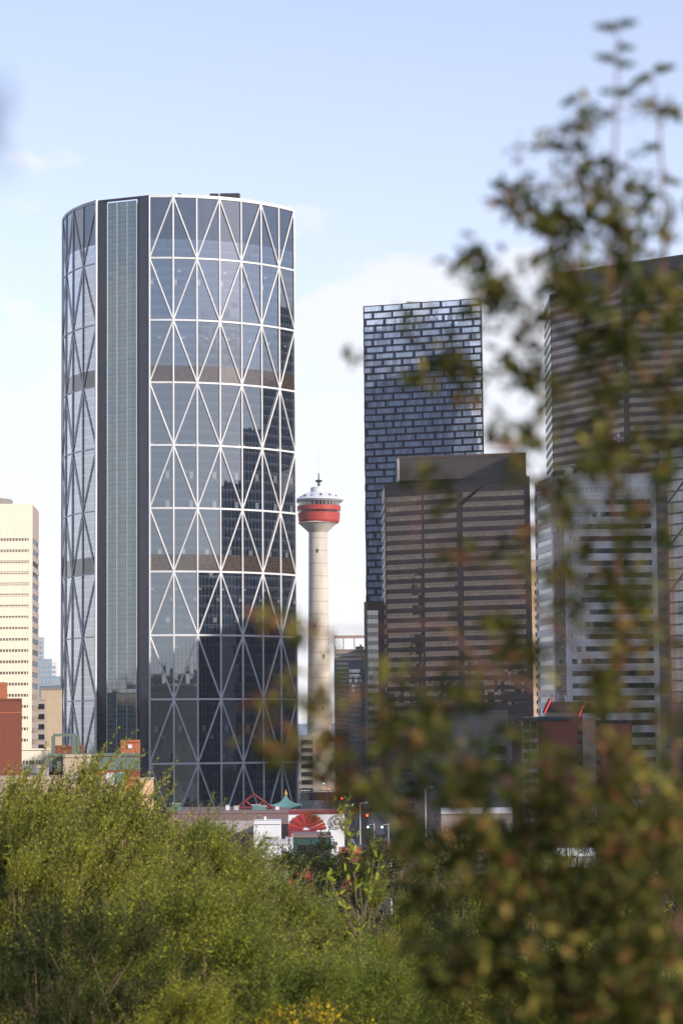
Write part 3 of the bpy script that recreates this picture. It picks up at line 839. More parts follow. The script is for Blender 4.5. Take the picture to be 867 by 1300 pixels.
# pagoda
pg = thing('pagoda', 'teal tiled pagoda roof with a gold finial in front of the curved tower', 'pagoda', (Px(361, 480), 484, 0))
pc = (Px(361.5, 484), 484.0)
zb = Pz(361, 1027, 484)
def curved_roof(m, c, r0, z0, h, r1=.25, n=4, steps=6, rot=math.pi / 4):
    rings = []
    for s in range(steps + 1):
        t = s / steps
        rr = r0 + (r1 - r0) * (1 - (1 - t) ** 1.0); rr = r0 * (1 - t) ** 1.7 + r1
        z = z0 + h * t
        ring = []
        for i in range(n * 4):
            a = i / (n * 4) * 2 * math.pi
            # square ring
            ca, sa = math.cos(a), math.sin(a); sc = 1 / max(abs(ca), abs(sa))
            lift = .28 * r0 * (1 - t) ** 3 * (abs(ca * sa) * 2) ** 4
            ring.append((c[0] + rr * ca * sc, c[1] + rr * sa * sc, z + lift))
        rings.append(ring)
    for s in range(steps):
        for i in range(n * 4):
            j = (i + 1) % (n * 4)
            m.face([rings[s][i], rings[s][j], rings[s + 1][j], rings[s + 1][i]])
    m.face(rings[0][::-1]); m.face(rings[-1])
m = MB(); curved_roof(m, pc, 2.9, zb, 2.6); link('tiled_roof', m, M_teal, pg)
m = MB(); m.box(pc[0] - 2.1, pc[0] + 2.1, 482, 486, 0, zb + .1); link('lantern_wall', m, M_redpaint, pg)
m = MB(); m.box(pc[0] - 3.1, pc[0] + 3.1, 480.9, 487.1, zb - .35, zb - .05); link('eave_board', m, matte('dark_green_eave', (.02, .08, .07), .5), pg)
m = MB(); m.lathe(pc, [(.12, zb + 2.5), (.34, zb + 2.8), (.36, zb + 3.1), (.1, zb + 3.4), (.04, zb + 3.8), (0, zb + 3.82)], 12); link('finial', m, matte('gold_paint', (.75, .45, .08), .3, metal=.6), pg)
# red steel gable
gb_ = thing('steel_gable', 'dark red open steel gable frame left of the pagoda roof', 'frame', (Px(323, 466), 466, ch[3] + .56))
e = [P(300, 1026, 467), P(322, 1009, 467), P(346, 1026, 467)]
M_rs = matte('dark_red_steel', (.17, .03, .04), .5)
for (a, b) in ((e[0], e[1]), (e[1], e[2]), (e[0], e[2]), ((e[0] + e[1]) / 2, (e[0] + e[2]) / 2), ((e[1] + e[2]) / 2, (e[0] + e[2]) / 2)):
    m = MB(); m.tube(a, b, .22, n=4); link('beam', m, M_rs, gb_)
for q in (e[0], e[2]):
    m = MB(); m.tube(q, (q.x, q.y, ch[3] + .56), .2, n=4); link('post', m, M_rs, gb_)
# white box buildings below
block('white_box_building', 'white windowless box building below the mauve brown hall', 'building', 322, 357, 1047, 410, 10, M_white, None)
block('white_shed', 'lower white shed with grey stains under the white box building', 'building', 330, 372, 1073, 370, 8, M_white, None, capm=M_met)
q = P(345, 1062, 395); rt = thing('roof_hopper', 'pale inverted cone hopper standing before the white box building', 'hopper', (q.x, 395, 8))
m = MB(); m.lathe((q.x, 395), [(.3, Pz(345, 1072, 395)), (1.3, Pz(345, 1064, 395)), (1.35, Pz(345, 1063, 395)), (0, Pz(345, 1063, 395))], 16); link('cone', m, M_tan, rt)
m = MB(); m.tube((q.x, 395, 0), (q.x, 395, Pz(345, 1071, 395)), .3, n=8); link('stem', m, M_met, rt)
gl = 'small roof machines beside the white box building'
for i, (px, py, Y, lab) in enumerate(((336, 1040, 412, 'yellowish unit on the roof of the white box building'), (372, 1062, 400, 'grey roof machine right of the white box building'), (364, 1066, 398, 'dark roof machine beside the grey one'), (352, 1077, 372, 'flat grey hatch on the white shed roof'))):
    q = P(px, py + 4, Y); rt = thing('roof_machine', lab, 'vent', (q.x, Y, q.z - 1), gl)
    m = MB(); m.box(q.x - .9, q.x + .9, Y, Y + 1.4, q.z - 3, q.z + .3); link('casing', m, [M_tan, M_met, M_conc2, M_met][i], rt)
    m = MB(); m.tube((q.x, Y + .5, q.z + .3), (q.x, Y + .5, q.z + .9), .3, n=8); link('flue', m, M_met, rt)
# mural wall
mw = block('mural_building', 'building with a white wall, a red fan mural and a round emblem', 'building', 366, 437, 1034, 440, 14, M_white, None, capm=M_rs)
zc_ = Pz(392, 1054, 439.6); xc_ = Px(388, 439.6)
for i in range(13):
    a0_ = math.pi * (i + .08) / 13; a1_ = math.pi * (i + .92) / 13
    m = MB(); ri, ro = .7, 3.55
    def pp(r, a): return (xc_ + r * math.cos(a) * .98, zc_ + r * math.sin(a) * .82)
    pts = [pp(ri, a0_), pp(ri, a1_), pp(ro, a1_), pp(ro * 1.05, (a0_ + a1_) / 2), pp(ro, a0_)]
    m.hexa([(x, 439.78, z) for x, z in pts], [(x, 439.72 - (i % 2) * .02, z) for x, z in pts]); link('fan_blade', m, M_redpaint if i % 2 else matte('deep_red_paint', (.20, .02, .02), .5), mw[0])
m = MB(); m.seg(mw[1], (Px(400, 440), 440), 0, zc_ - .05, .18, 0); link('lower_wall', m, M_rs, mw[0])
cxe, cze = Px(426, 439), Pz(426, 1044, 439)
M_st = matte('stone_relief', (.45, .44, .40), .7)
for (r0, r1, mm) in ((1.3, 1.1, M_conc2), (.95, .75, M_st), (.55, .0, M_conc2), (.25, 0, M_st)):
    m = MB(); nsg = 28; y0 = 439.55 if r1 > .1 else 439.6
    for i in range(nsg):
        a, b = 2 * math.pi * i / nsg, 2 * math.pi * (i + 1) / nsg
        q = [(cxe + r0 * math.cos(a), cze + r0 * math.sin(a)), (cxe + r0 * math.cos(b), cze + r0 * math.sin(b)), (cxe + r1 * math.cos(b), cze + r1 * math.sin(b)), (cxe + r1 * math.cos(a), cze + r1 * math.sin(a))]
        yy = y0 - (.05 if r0 < .3 else 0)
        m.face([(x, yy, z) for x, z in q]); 
        m.face([(q[0][0], yy, q[0][1]), (q[0][0], 439.7, q[0][1]), (q[1][0], 439.7, q[1][1]), (q[1][0], yy, q[1][1])])
    link('emblem_ring', m, mm, mw[0])
block('teal_front_shop', 'shop with a teal green front below the fan mural', 'shop', 372, 420, 1064, 380, 10, matte('dark_teal_shopfront', (.02, .055, .05), .7), M_darkwin, 3, 1.4, 1.2, 2, capm=M_mauve)
block('red_shop', 'dark red shop front half hidden by the dark street trees', 'shop', 366, 398, 1104, 330, 10, matte('dull_red_paint', (.28, .04, .035), .7), M_darkwin, 3.2, 1.5, 1.4, 2, capm=M_brick)
block('brick_shop', 'low brick shop corner right of the dark street tree', 'shop', 430, 460, 1084, 335, 8, M_brick, M_darkwin, 3.2, 1.5, 1.4, 1, capm=M_orange)

# street side blocks in shade beyond
block('shaded_street_block', 'dark shaded office block closing the street left of the signals', 'office block', 381, 398, 935, 1250, 20, M_conc2, M_darkwin, 4.2, 2.4, 2, margin=.5)
block('rail_station_block', 'dark low block behind the foot of the observation tower', 'office block', 378, 470, 985, 1330, 20, M_conc2, M_darkwin, 4, 2, 3, margin=.8)
br = thing('rail_bridge', 'dark railway bridge spanning the street behind the red signals', 'bridge', (Px(420, 1150), 1150, 0))
m = MB(); m.box(Px(380, 1150), Px(520, 1150), 1150, 1160, Pz(440, 1016, 1150) , Pz(440, 1006, 1150)); link('deck', m, M_dark, br)
for px in (386, 440, 496):
    m = MB(); m.box(Px(px, 1150) - .8, Px(px, 1150) + .8, 1151, 1159, 0, Pz(440, 1016, 1150)); link('pillar', m, M_conc2, br)
m = MB(); m.box(Px(380, 1150), Px(520, 1150), 1149.6, 1149.9, Pz(440, 1004, 1150), Pz(440, 1003, 1150))
for i in range(24):
    x = Px(380, 1150) + i * 2.2; m.box(x, x + .15, 1149.62, 1149.88, Pz(440, 1006, 1150), Pz(440, 1004, 1150))
link('railing', m, M_met, br)
block('street_office_block', 'dark shaded block right of the street, behind the blurred leaves', 'office block', 500, 600, 985, 820, 30, M_conc2, M_darkwin, 3.8, 2, 2)
cb = block('grey_concrete_hall', 'plain grey concrete block in front of the left brown granite tower', 'building', 525, 645, 905, 700, 24, matte('flat_grey_concrete', (.20, .185, .18), .85, .08, .1), None)
block('white_annex', 'small grey annex stepping out of the concrete block', 'building', 612, 650, 935, 690, 6, matte('annex_grey', (.30, .29, .29), .8), M_darkwin, 4, 2, 3, 2, margin=2)
gl = 'globes and masts on the concrete block roof'
for i, px in enumerate((556, 572)):
    q = P(px, 900, 702); rt = thing('roof_mast', ['short mast with a round white globe on the concrete block', 'thin bare mast on the concrete block'][i], 'mast', (q.x, 702, cb[3] + .5), gl)
    m = MB(); m.tube((q.x, 702, cb[3] + .5), (q.x, 702, cb[3] + (1.2 if i == 0 else 3)), .1, n=6); link('pole', m, M_met, rt)
    if i == 0:
        m = MB(); m.lathe((q.x, 702), [(0, cb[3] + 1.1), (.5, cb[3] + 1.4), (.62, cb[3] + 1.8), (.45, cb[3] + 2.2), (0, cb[3] + 2.4)], 12); link('globe', m, M_white, rt)
block('pale_low_hall', 'low building with a pale flat roof edge under the blurred leaves', 'building', 560, 650, 1034, 420, 20, M_conc2, None, capm=matte('pale_fascia', (.42, .42, .46), .7))
block('pale_riverside_shed', 'low pale shed among the riverside trees at right', 'building', 690, 756, 1088, 330, 14, M_conc2, M_darkwin, 3, 1.6, 1.6, 1, capm=M_white)

# ================================================================== BRICK APARTMENTS
YA = 660.0
ap = thing('brick_apartment_block', 'red brick apartment block with balconies and red neon slanted roof edges', 'apartment building', (Px(700, YA), YA, 0))
za = Pz(700, 915, YA)
xa = [Px(p, YA) for p in (663, 683, 731, 737, 753, 760, 800)]
m = MB(); m.box(xa[1], xa[2], YA, YA + 16, 0, za); link('brick_wall', m, matte('apartment_brick', (.30, .085, .06), .85, .1, .3, joint=(.8, .45, .04)), ap)
m = MB(); m.box(xa[0], xa[1] - .01, YA + 2, YA + 16, 0, za - .2); link('balcony_bay', m, M_brick, ap)
pt = 12.6 * YA / F
for kf in range(11):
    z = za - 1.0 - kf * pt
    if z < 3: break
    m = MB(); m.box(xa[0] - .2, xa[1] - .6, YA + .3, YA + 2, z - pt + .3, z - pt + .55); s_b = link('balcony', m, M_conc2, ap)
    m = MB(); m.box(xa[0] - .2, xa[1] - .6, YA + .22, YA + .3, z - pt + .58, z - pt + 1.5); r2 = link('railing', m, M_white2, s_b); 
    m = MB(); m.box(xa[0] + .4, xa[1] - .9, YA + 1.9, YA + 1.98, z - pt + .6, z - .1); link('balcony_door', m, M_darkwin, ap)
    m = MB(); m.box(xa[2] + .1, xa[3] - .1, YA + .9, YA + .98, z - 1.9, z - .2); link('window', m, M_win_grey, ap)
    m = MB(); m.box(xa[4] + .15, xa[5] - .15, YA + .9, YA + .98, z - 1.9, z - .2); link('window', m, M_win_grey, ap)
for x in (xa[0] - .3, xa[0] + 1.9, xa[1] - .6):
    m = MB(); m.box(x - .12, x + .12, YA + .1, YA + .4, 0, za - .3); link('balcony_post', m, M_white2, ap)
m = MB(); m.box(xa[2], xa[3], YA + 1, YA + 16, 0, za - .3); link('window_bay', m, M_brick, ap)
m = MB(); m.box(xa[3], xa[4], YA - .6, YA + 16, 0, Pz(740, 912, YA)); link('beige_pier', m, matte('apartment_beige', (.40, .30, .23), .85, .08, .2), ap)
m = MB(); m.box(xa[4], xa[5], YA + 1, YA + 16, 0, za - .3); link('window_bay', m, M_brick, ap)
m = MB(); m.box(xa[5], xa[6], YA, YA + 16, 0, za - 1); link('brick_wall', m, M_orange, ap)
m = MB(); m.prism([(xa[0] - .5, YA - .5), (xa[3] - .1, YA - .5), (xa[3] - .1, YA + 15), (xa[0] - .5, YA + 15)], za + .01, za + .3)
m.prism([(xa[1] - .6, YA - .9), (xa[3] - .1, YA - .9), (xa[3] - .1, YA + 14), (xa[1] - .6, YA + 14)], za + .31, za + 1.1); link('cornice', m, matte('teal_dark_metal', (.03, .07, .08), .5), ap)
# mansard penthouse
x0, x1, x2, x3 = Px(692, YA), Px(740, YA), Px(699, YA), Px(741, YA)
zm0, zm1, zm2 = za + 1.1, Pz(700, 904, YA), Pz(700, 891, YA)
m = MB(); m.box(x0 + .4, x1 - .3, YA + 3, YA + 12, zm0, zm1); link('penthouse', m, M_tan, ap)
m = MB(); m.hexa([(x0, YA + 2.4, zm1 + .01), (x1, YA + 2.4, zm1 + .01), (x1, YA + 12.6, zm1 + .01), (x0, YA + 12.6, zm1 + .01)], [(x2, YA + 4.4, zm2), (x3, YA + 4.4, zm2), (x3, YA + 11, zm2), (x2, YA + 11, zm2)]); link('mansard_roof', m, matte('dark_shingle', (.05, .055, .05), .8), ap)
neon = emit('red_neon', (1, .10, .08), 1.6)
for (pa, pb_) in (((690, 905), (698, 888)), ((733, 911), (740, 893))):
    a = P(pa[0], pa[1], YA + 2); b = P(pb_[0], pb_[1], YA + 3.6)
    m = MB(); m.tube(a, b, .55, .55, 4); link('raking_fascia', m, M_rs, ap)
    m = MB(); m.tube(a + Vector((.3, -.75, -.1)), b + Vector((.3, -.75, -.1)), .10, .10, 6); link('neon_tube', m, neon, ap)
m = MB(); m.tube((xa[0] - .5, YA - .7, za + .9), (xa[1] - .5, YA - .7, za + 1.0), .08, n=5); link('roof_rail', m, M_met, ap)
for i, px in enumerate((700, 705, 708.5, 718.5)):
    q = P(px, 882 + (i % 2) * 2, YA + 6); m = MB(); m.tube((q.x, YA + 6, zm2 - .1), (q.x, YA + 6, q.z), .42 if i in (1, 3) else .28, n=12); link('flue', m, M_white, ap)
    m = MB(); m.tube((q.x, YA + 6, q.z), (q.x, YA + 6, q.z + .25), .55 if i in (1, 3) else .36, n=12); link('flue_cap', m, M_met, ap)

# ================================================================== UNSEEN TOWERS ADDED RIGHT OF THE FRAME (sized for dark reflections and cast shade)
def offframe(name, label, x0, x1, y0, y1, h, mat, win, pitch=3.9, wh=1.8):
    root = thing(name, label, 'office tower', ((x0 + x1) / 2, (y0 + y1) / 2, 0))
    m = MB(); m.box(x0, x1, y0, y1, 0, h); link('wall', m, mat, root)
    n = int((h - 8) / pitch)
    poly = [Vector(p) for p in ((x0, y1), (x0, y0), (x1, y0), (x1, y1))]
    w = MB()
    for kf in range(n):
        z = h - 6 - kf * pitch
        for i in range(3): w.seg(poly[i], poly[i + 1], z - wh, z, .08, .02, 1, 1)
    for i in range(1): w.seg(Vector((x1, y1)), Vector((x0, y1)), h - 9, h - 7, .08, .02, 1, 1)
    tag(link('window', w, win, root), kind='stuff')
    m = MB(); m.box(x0 + 4, x1 - 4, y0 + 4, y1 - 4, h, h + 4); link('penthouse', m, mat, root)
    return root
M_slate = matte('slate_facade', (.03, .035, .05), .8, .2)  # kept dark so the curved glass mirrors dark shapes
M_slatew = matte('slate_window', (.012, .015, .025), .5, .2)
offframe('added_unseen_tower', 'unseen tower added at right for dark reflections, farthest of the dark ones', 142, 168, 925, 955, 228, M_slate, M_slatew)
offframe('added_unseen_tower', 'unseen tower added at right for dark reflections, middle one of the three by the curved tower', 142, 170, 870, 903, 193, M_slate, M_slatew)
offframe('added_unseen_tower', 'unseen tower added at right for dark reflections and shade, nearest the teal glass tower', 138, 172, 812, 868, 171, M_slate, M_slatew)
offframe('added_unseen_tower', 'unseen slab added at right to shade the grey office tower', 128, 180, 665, 765, 150, M_slate, M_slatew)
offframe('added_unseen_tower', 'unseen tower added at right for dark reflections and shade, closest to the river', 97, 150, 560, 640, 112, M_slate, M_slatew)

# ================================================================== GROUND, ROADS, HILLS
def terrain(x, y):
    if y < -30: z = 25.4 + 62 * min(1, (-30 - y) / 230)  # unseen hill behind the camera, raised to darken the lowest reflections
    elif y < 4: z = 25.4
    elif y < 80: z = 25.4 - .14 * (y - 4)
    elif y < 160: z = 14.76 * (1 - ((y - 80) / 80)) 
    else: z = 0
    return z + .25 * math.sin(x * .21 + y * .13) * (1 if 0 < y < 140 else 0)
xs = [-30000, -8000, -2500, -900, -400] + list(range(-200, 201, 8)) + [400, 900, 2500, 8000, 30000]
ys = [-6000, -1500, -400, -260, -160, -140, -100, -60, -40, -30] + list(range(-20, 200, 6)) + [260, 400, 700, 1200, 2400, 5000, 12000, 30000]
V = [(x, y, terrain(x, y)) for y in ys for x in xs]
nx = len(xs)
Fc = [(j * nx + i, j * nx + i + 1, (j + 1) * nx + i + 1, (j + 1) * nx + i) for j in range(len(ys) - 1) for i in range(nx - 1)]
me = bpy.data.meshes.new('ground'); me.from_pydata(V, [], Fc)
t = NT('ground_soil_grass'); tc = t.n('ShaderNodeTexCoord'); nz = t.n('ShaderNodeTexNoise'); nz.inputs['Scale'].default_value = .8; nz.inputs['Detail'].default_value = 8
t.link(tc.outputs['Object'], nz.inputs['Vector'])
nz2 = t.n('ShaderNodeTexNoise'); nz2.inputs['Scale'].default_value = .01; nz2.inputs['Detail'].default_value = 6; t.link(tc.outputs['Object'], nz2.inputs['Vector'])
c = t.mix(nz.outputs[0], (.035, .045, .015), (.10, .095, .045)); sp = t.n('ShaderNodeSeparateXYZ'); t.link(tc.outputs['Object'], sp.inputs[0])
far = t.math('GREATER_THAN', sp.outputs[1], 230)
c = t.mix(far, c, t.mix(nz2.outputs[0], (.10, .10, .10), (.06, .075, .05)))
t.bsdf(c, .95)
me.materials.append(t.m); go = bpy.data.objects.new('ground', me); C.objects.link(go); tag(go, kind='structure')
M_asph = matte('asphalt', (.05, .05, .053), .9, .15, .2, streak=False)
xr = Px(432, 700)
m = MB(); m.box(xr - 9, xr + 9, 240, 1500, .0, .02); tag(link('road', m, M_asph), kind='structure')
m = MB(); m.box(xr - 60, 150, 690, 706, .0, .024); tag(link('cross_road', m, M_asph), kind='structure')
m = MB()
for y in range(250, 1400, 9): m.box(xr - .08, xr + .08, y, y + 3, .024, .028)
for x in (-4.5, 4.5):
    for y in range(250, 1400, 9): m.box(xr + x - .06, xr + x + .06, y, y + 3, .024, .028)
tag(link('road_markings', m, M_white), kind='structure')
for sx in (-1, 1):
    m = MB(); m.box(*sorted((xr + sx * 9, xr + sx * 13)), 240, 688, 0, .14); tag(link('pavement', m, M_conc2), kind='structure')
    m = MB(); m.box(*sorted((xr + sx * 9, xr + sx * 13)), 708, 1400, 0, .14); tag(link('pavement', m, M_conc2), kind='structure')
# river
m = MB(); m.box(-2000, 2000, 165, 235, .0, .03)
t = NT('river_water'); nz = t.n('ShaderNodeTexNoise'); nz.inputs['Scale'].default_value = .8; bp = t.n('ShaderNodeBump'); bp.inputs['Strength'].default_value = .3; t.link(nz.outputs[0], bp.inputs['Height'])
t.bsdf((.03, .05, .05), .08, 0, .5, bp.outputs[0]); tag(link('river', m, t.m), kind='structure')
# far hills
V = []; Fc = []
rng = random.Random(3)
NX = 80
for i in range(NX + 1):
    x = -9000 + 18000 * i / NX
    h = 60 + 35 * math.sin(i * .37) + 20 * math.sin(i * .9 + 1)
    V += [(x, 7000, -1), (x, 8500, 27 + h), (x, 11000, 27 + h * .7), (x, 12000, -1)]
for i in range(NX):
    for j in range(3): Fc.append((i * 4 + j, i * 4 + 4 + j, i * 4 + 5 + j, i * 4 + 1 + j))
me = bpy.data.meshes.new('hills'); me.from_pydata(V, [], Fc); me.materials.append(matte('hazy_hill_forest', (.16, .22, .30), .95, .2, .001))  # bluish distance haze put into the forest colour
o = bpy.data.objects.new('hills', me); C.objects.link(o); tag(o, kind='structure')

# ================================================================== STREET: signals, lamps, cars
red = emit('signal_red', (1, .05, .02), 9); grn = emit('signal_green', (.35, 1, .7), 5)
gl = 'traffic signals along the street'
for i, (px, py, Y, cl, lab) in enumerate(((417, 1002, 1080, 'r', 'left one of the two far red traffic signals'), (428, 1002, 1080, 'r', 'right one of the two far red traffic signals'), (426, 1014, 900, 'r', 'dim red traffic signal just below the far pair'), (434, 1014, 900, 'r', 'dim red traffic signal beside the other dim one'), (466, 1035.5, 690, 'r', 'nearest and brightest red traffic signal on its arm'), (411, 995, 1100, 'g', 'far green traffic signal above the red pair'), (455, 994, 1100, 'g', 'far green traffic signal right of the white pole'), (467, 1050.5, 600, 'g', 'near green traffic signal, left of the two'), (485, 1050.5, 600, 'g', 'near green traffic signal, right of the two'), (447, 1022, 800, 'g', 'green traffic signal midway down the street'))):
    q = P(px, py, Y); rt = thing('traffic_signal', lab, 'traffic signal', (q.x + 1.2, Y, 0), gl)
    m = MB(); m.box(q.x - .28, q.x + .28, Y, Y + .3, q.z - 1.2 if cl == 'r' else q.z - .35, q.z + .35 if cl == 'r' else q.z + 1.2); hd = link('signal_head', m, M_dark, rt)
    m = MB(); rr_ = .36 if Y > 650 else .26; m.lathe((0, 0), [(0, 0)] * 2, 3); m = MB()
    for j in range(12):
        a, b = 2 * math.pi * j / 12, 2 * math.pi * (j + 1) / 12
        m.face([(q.x, Y - .08, q.z), (q.x + rr_ * math.cos(a), Y - .03, q.z + rr_ * math.sin(a)), (q.x + rr_ * math.cos(b), Y - .03, q.z + rr_ * math.sin(b))])
    link('lens', m, red if cl == 'r' else grn, hd)
    m = MB(); m.tube((q.x + 1.6, Y + .15, 0), (q.x + 1.6, Y + .15, q.z + .9), .12, .08, 6); m.tube((q.x + 1.6, Y + .15, q.z + .6), (q.x + .25, Y + .15, q.z + .6), .07, n=6); link('pole', m, M_met, rt)
gl = 'street lamps along the street'
for i, (px, py, Y, lab) in enumerate(((443, 995, 760, 'white street lamp pole in the middle of the street view'), (457, 1020, 640, 'short pale street lamp pole near the nearest red signal'), (404, 1025, 700, 'pale street lamp pole at the left kerb'), (480, 1080, 380, 'near street lamp pole showing through the leaves'), (496, 1085, 380, 'near thin street lamp pole right of the other near one'), (540, 700 + 300, 620, 'street lamp pole hidden among the blurred leaves'))):
    q = P(px, py, Y); rt = thing('street_lamp', lab, 'street lamp', (q.x, Y, 0), gl)
    m = MB(); m.tube((q.x, Y, 0), (q.x, Y, q.z), .16, .09, 6); link('pole', m, M_white, rt)
    m = MB(); m.tube((q.x, Y, q.z - .1), (q.x + 1.5, Y, q.z + .1), .06, n=5); m.box(q.x + 1.2, q.x + 2.0, Y - .15, Y + .15, q.z, q.z + .15); link('lamp_arm', m, M_white, rt)
def car(x, y, col, name, label):
    rt = thing('car', label, 'car', (x, y, .02), 'cars driving down the street')
    m = MB(); h = .9
    def pr(profile, w0, w1):
        L_ = [(x - w0, y + a, .02 + z) for a, z in profile]; R_ = [(x + w0, y + a, .02 + z) for a, z in profile]
        m.face(L_); m.face(R_[::-1])
        for i in range(len(profile)):
            j = (i + 1) % len(profile); m.face([L_[j], L_[i], R_[i], R_[j]])
    pr([(-2.2, .3), (2.2, .3), (2.25, .75), (1.9, .95), (-1.1, .98), (-2.1, .8)], .9, .9); link('body', m, matte('car_paint_' + name, col, .25, .03, spec=.6), rt)
    m = MB(); pr([(-1.2, .985), (1.8, .985), (1.3, 1.45), (-.5, 1.47)], .78, .7); link('cabin', m, M_darkwin, rt)
    for sx in (-.75, .75):
        for sy in (-1.4, 1.4):
            m = MB(); m.tube((x + sx - .12, y + sy, .35), (x + sx + .12, y + sy, .35), .33, n=12); link('wheel', m, M_dark, rt)
        m = MB(); m.box(x + sx - .16, x + sx + .16, y - 2.27, y - 2.2, .62, .78); link('headlight', m, M_white, rt)
for i, (dx, y, col, nm, lab) in enumerate(((-3, 560, (.6, .6, .62), 'silver', 'silver car coming up the street'), (2.5, 640, (.05, .05, .06), 'black', 'black car farther down the street'), (-6.5, 480, (.03, .07, .2), 'blue', 'dark blue car near the mural building'), (6, 520, (.55, .54, .5), 'beige', 'pale beige car in the right lane'), (-2, 860, (.7, .7, .7), 'white', 'white car far down the street'))):
    car(xr + dx, y, col, nm, lab)

# ================================================================== VEGETATION
def leaf_object(name, mat, parent, pos, dirs, nrm, ln, wd, rnd, hexa=False):
    n = len(pos)
    dirs = dirs / np.linalg.norm(dirs, axis=1, keepdims=True)
    side = np.cross(dirs, nrm); side /= np.linalg.norm(side, axis=1, keepdims=True) + 1e-9
    up = np.cross(side, dirs)
    ln = ln[:, None]; wd = wd[:, None]
    if hexa:
        k = 6
        vs = np.stack([pos, pos + dirs * ln * .3 + side * wd * .42 + up * wd * .10, pos + dirs * ln * .68 + side * wd * .36 + up * wd * .06,
                       pos + dirs * ln - up * wd * .15, pos + dirs * ln * .68 - side * wd * .36 + up * wd * .06, pos + dirs * ln * .3 - side * wd * .42 + up * wd * .10], 1)
    else:
        k = 4
        vs = np.stack([pos, pos + dirs * ln * .45 + side * wd * .5, pos + dirs * ln - up * wd * .2, pos + dirs * ln * .45 - side * wd * .5], 1)
    me = bpy.data.meshes.new(name)
    me.vertices.add(n * k); me.vertices.foreach_set('co', vs.astype(np.float32).ravel())
    me.loops.add(n * k); me.loops.foreach_set('vertex_index', np.arange(n * k, dtype=np.int32))
    me.polygons.add(n); me.polygons.foreach_set('loop_start', np.arange(0, n * k, k, dtype=np.int32))
    at = me.attributes.new('rnd', 'FLOAT', 'FACE'); at.data.foreach_set('value', rnd.astype(np.float32))
    me.update(calc_edges=True); me.validate()
    me.materials.append(mat)
    o = bpy.data.objects.new(name, me); C.objects.link(o)
    if parent: o.parent = parent
    return o

def stick_object(name, mat, parent, segs, n=4):
    """segs: list of (p, q, r0, r1) thin tapered tubes"""
    m = MB()
    for p, q, a, b in segs: m.tube(p, q, a, b, n, cap=False)
    me = bpy.data.meshes.new(name); me.from_pydata(m.v, [], m.f); me.materials.append(mat)
    o = bpy.data.objects.new(name, me); C.objects.link(o)
    if parent: o.parent = parent
    return o

M_bark = matte('bark', (.12, .085, .055), .9, .3, 3, streak=False)
M_twig = matte('reddish_twig', (.16, .075, .05), .8, .2, 5, streak=False)
L_willow = leafmat('willow_leaf', [(0, (.035, .048, .012)), (.3, (.135, .165, .022)), (.7, (.37, .39, .045)), (1, (.60, .58, .13))], .38)
L_olive = leafmat('olive_leaf', [(0, (.07, .085, .03)), (.5, (.18, .19, .06)), (1, (.36, .35, .16))], .3)
L_bright = leafmat('bright_leaf', [(0, (.05, .065, .014)), (.5, (.28, .32, .035)), (1, (.58, .57, .10))], .42)
L_deep = leafmat('deep_green_shade_leaf', [(0, (.010, .018, .005)), (.6, (.028, .044, .012)), (1, (.09, .11, .025))], .25)  # own green of the dark trees, darkened further for the bushes' painted shade
L_front = leafmat('autumn_leaf', [(0, (.022, .036, .012)), (.32, (.050, .064, .018)), (.55, (.11, .11, .028)), (.75, (.25, .21, .05)), (.84, (.21, .10, .045)), (.95, (.17, .07, .035)), (1, (.12, .05, .03))], .32)
L_yellow = leafmat('yellow_flower', [(0, (.10, .11, .02)), (.45, (.14, .14, .02)), (.55, (.42, .30, .02)), (1, (.62, .46, .03))], .3)

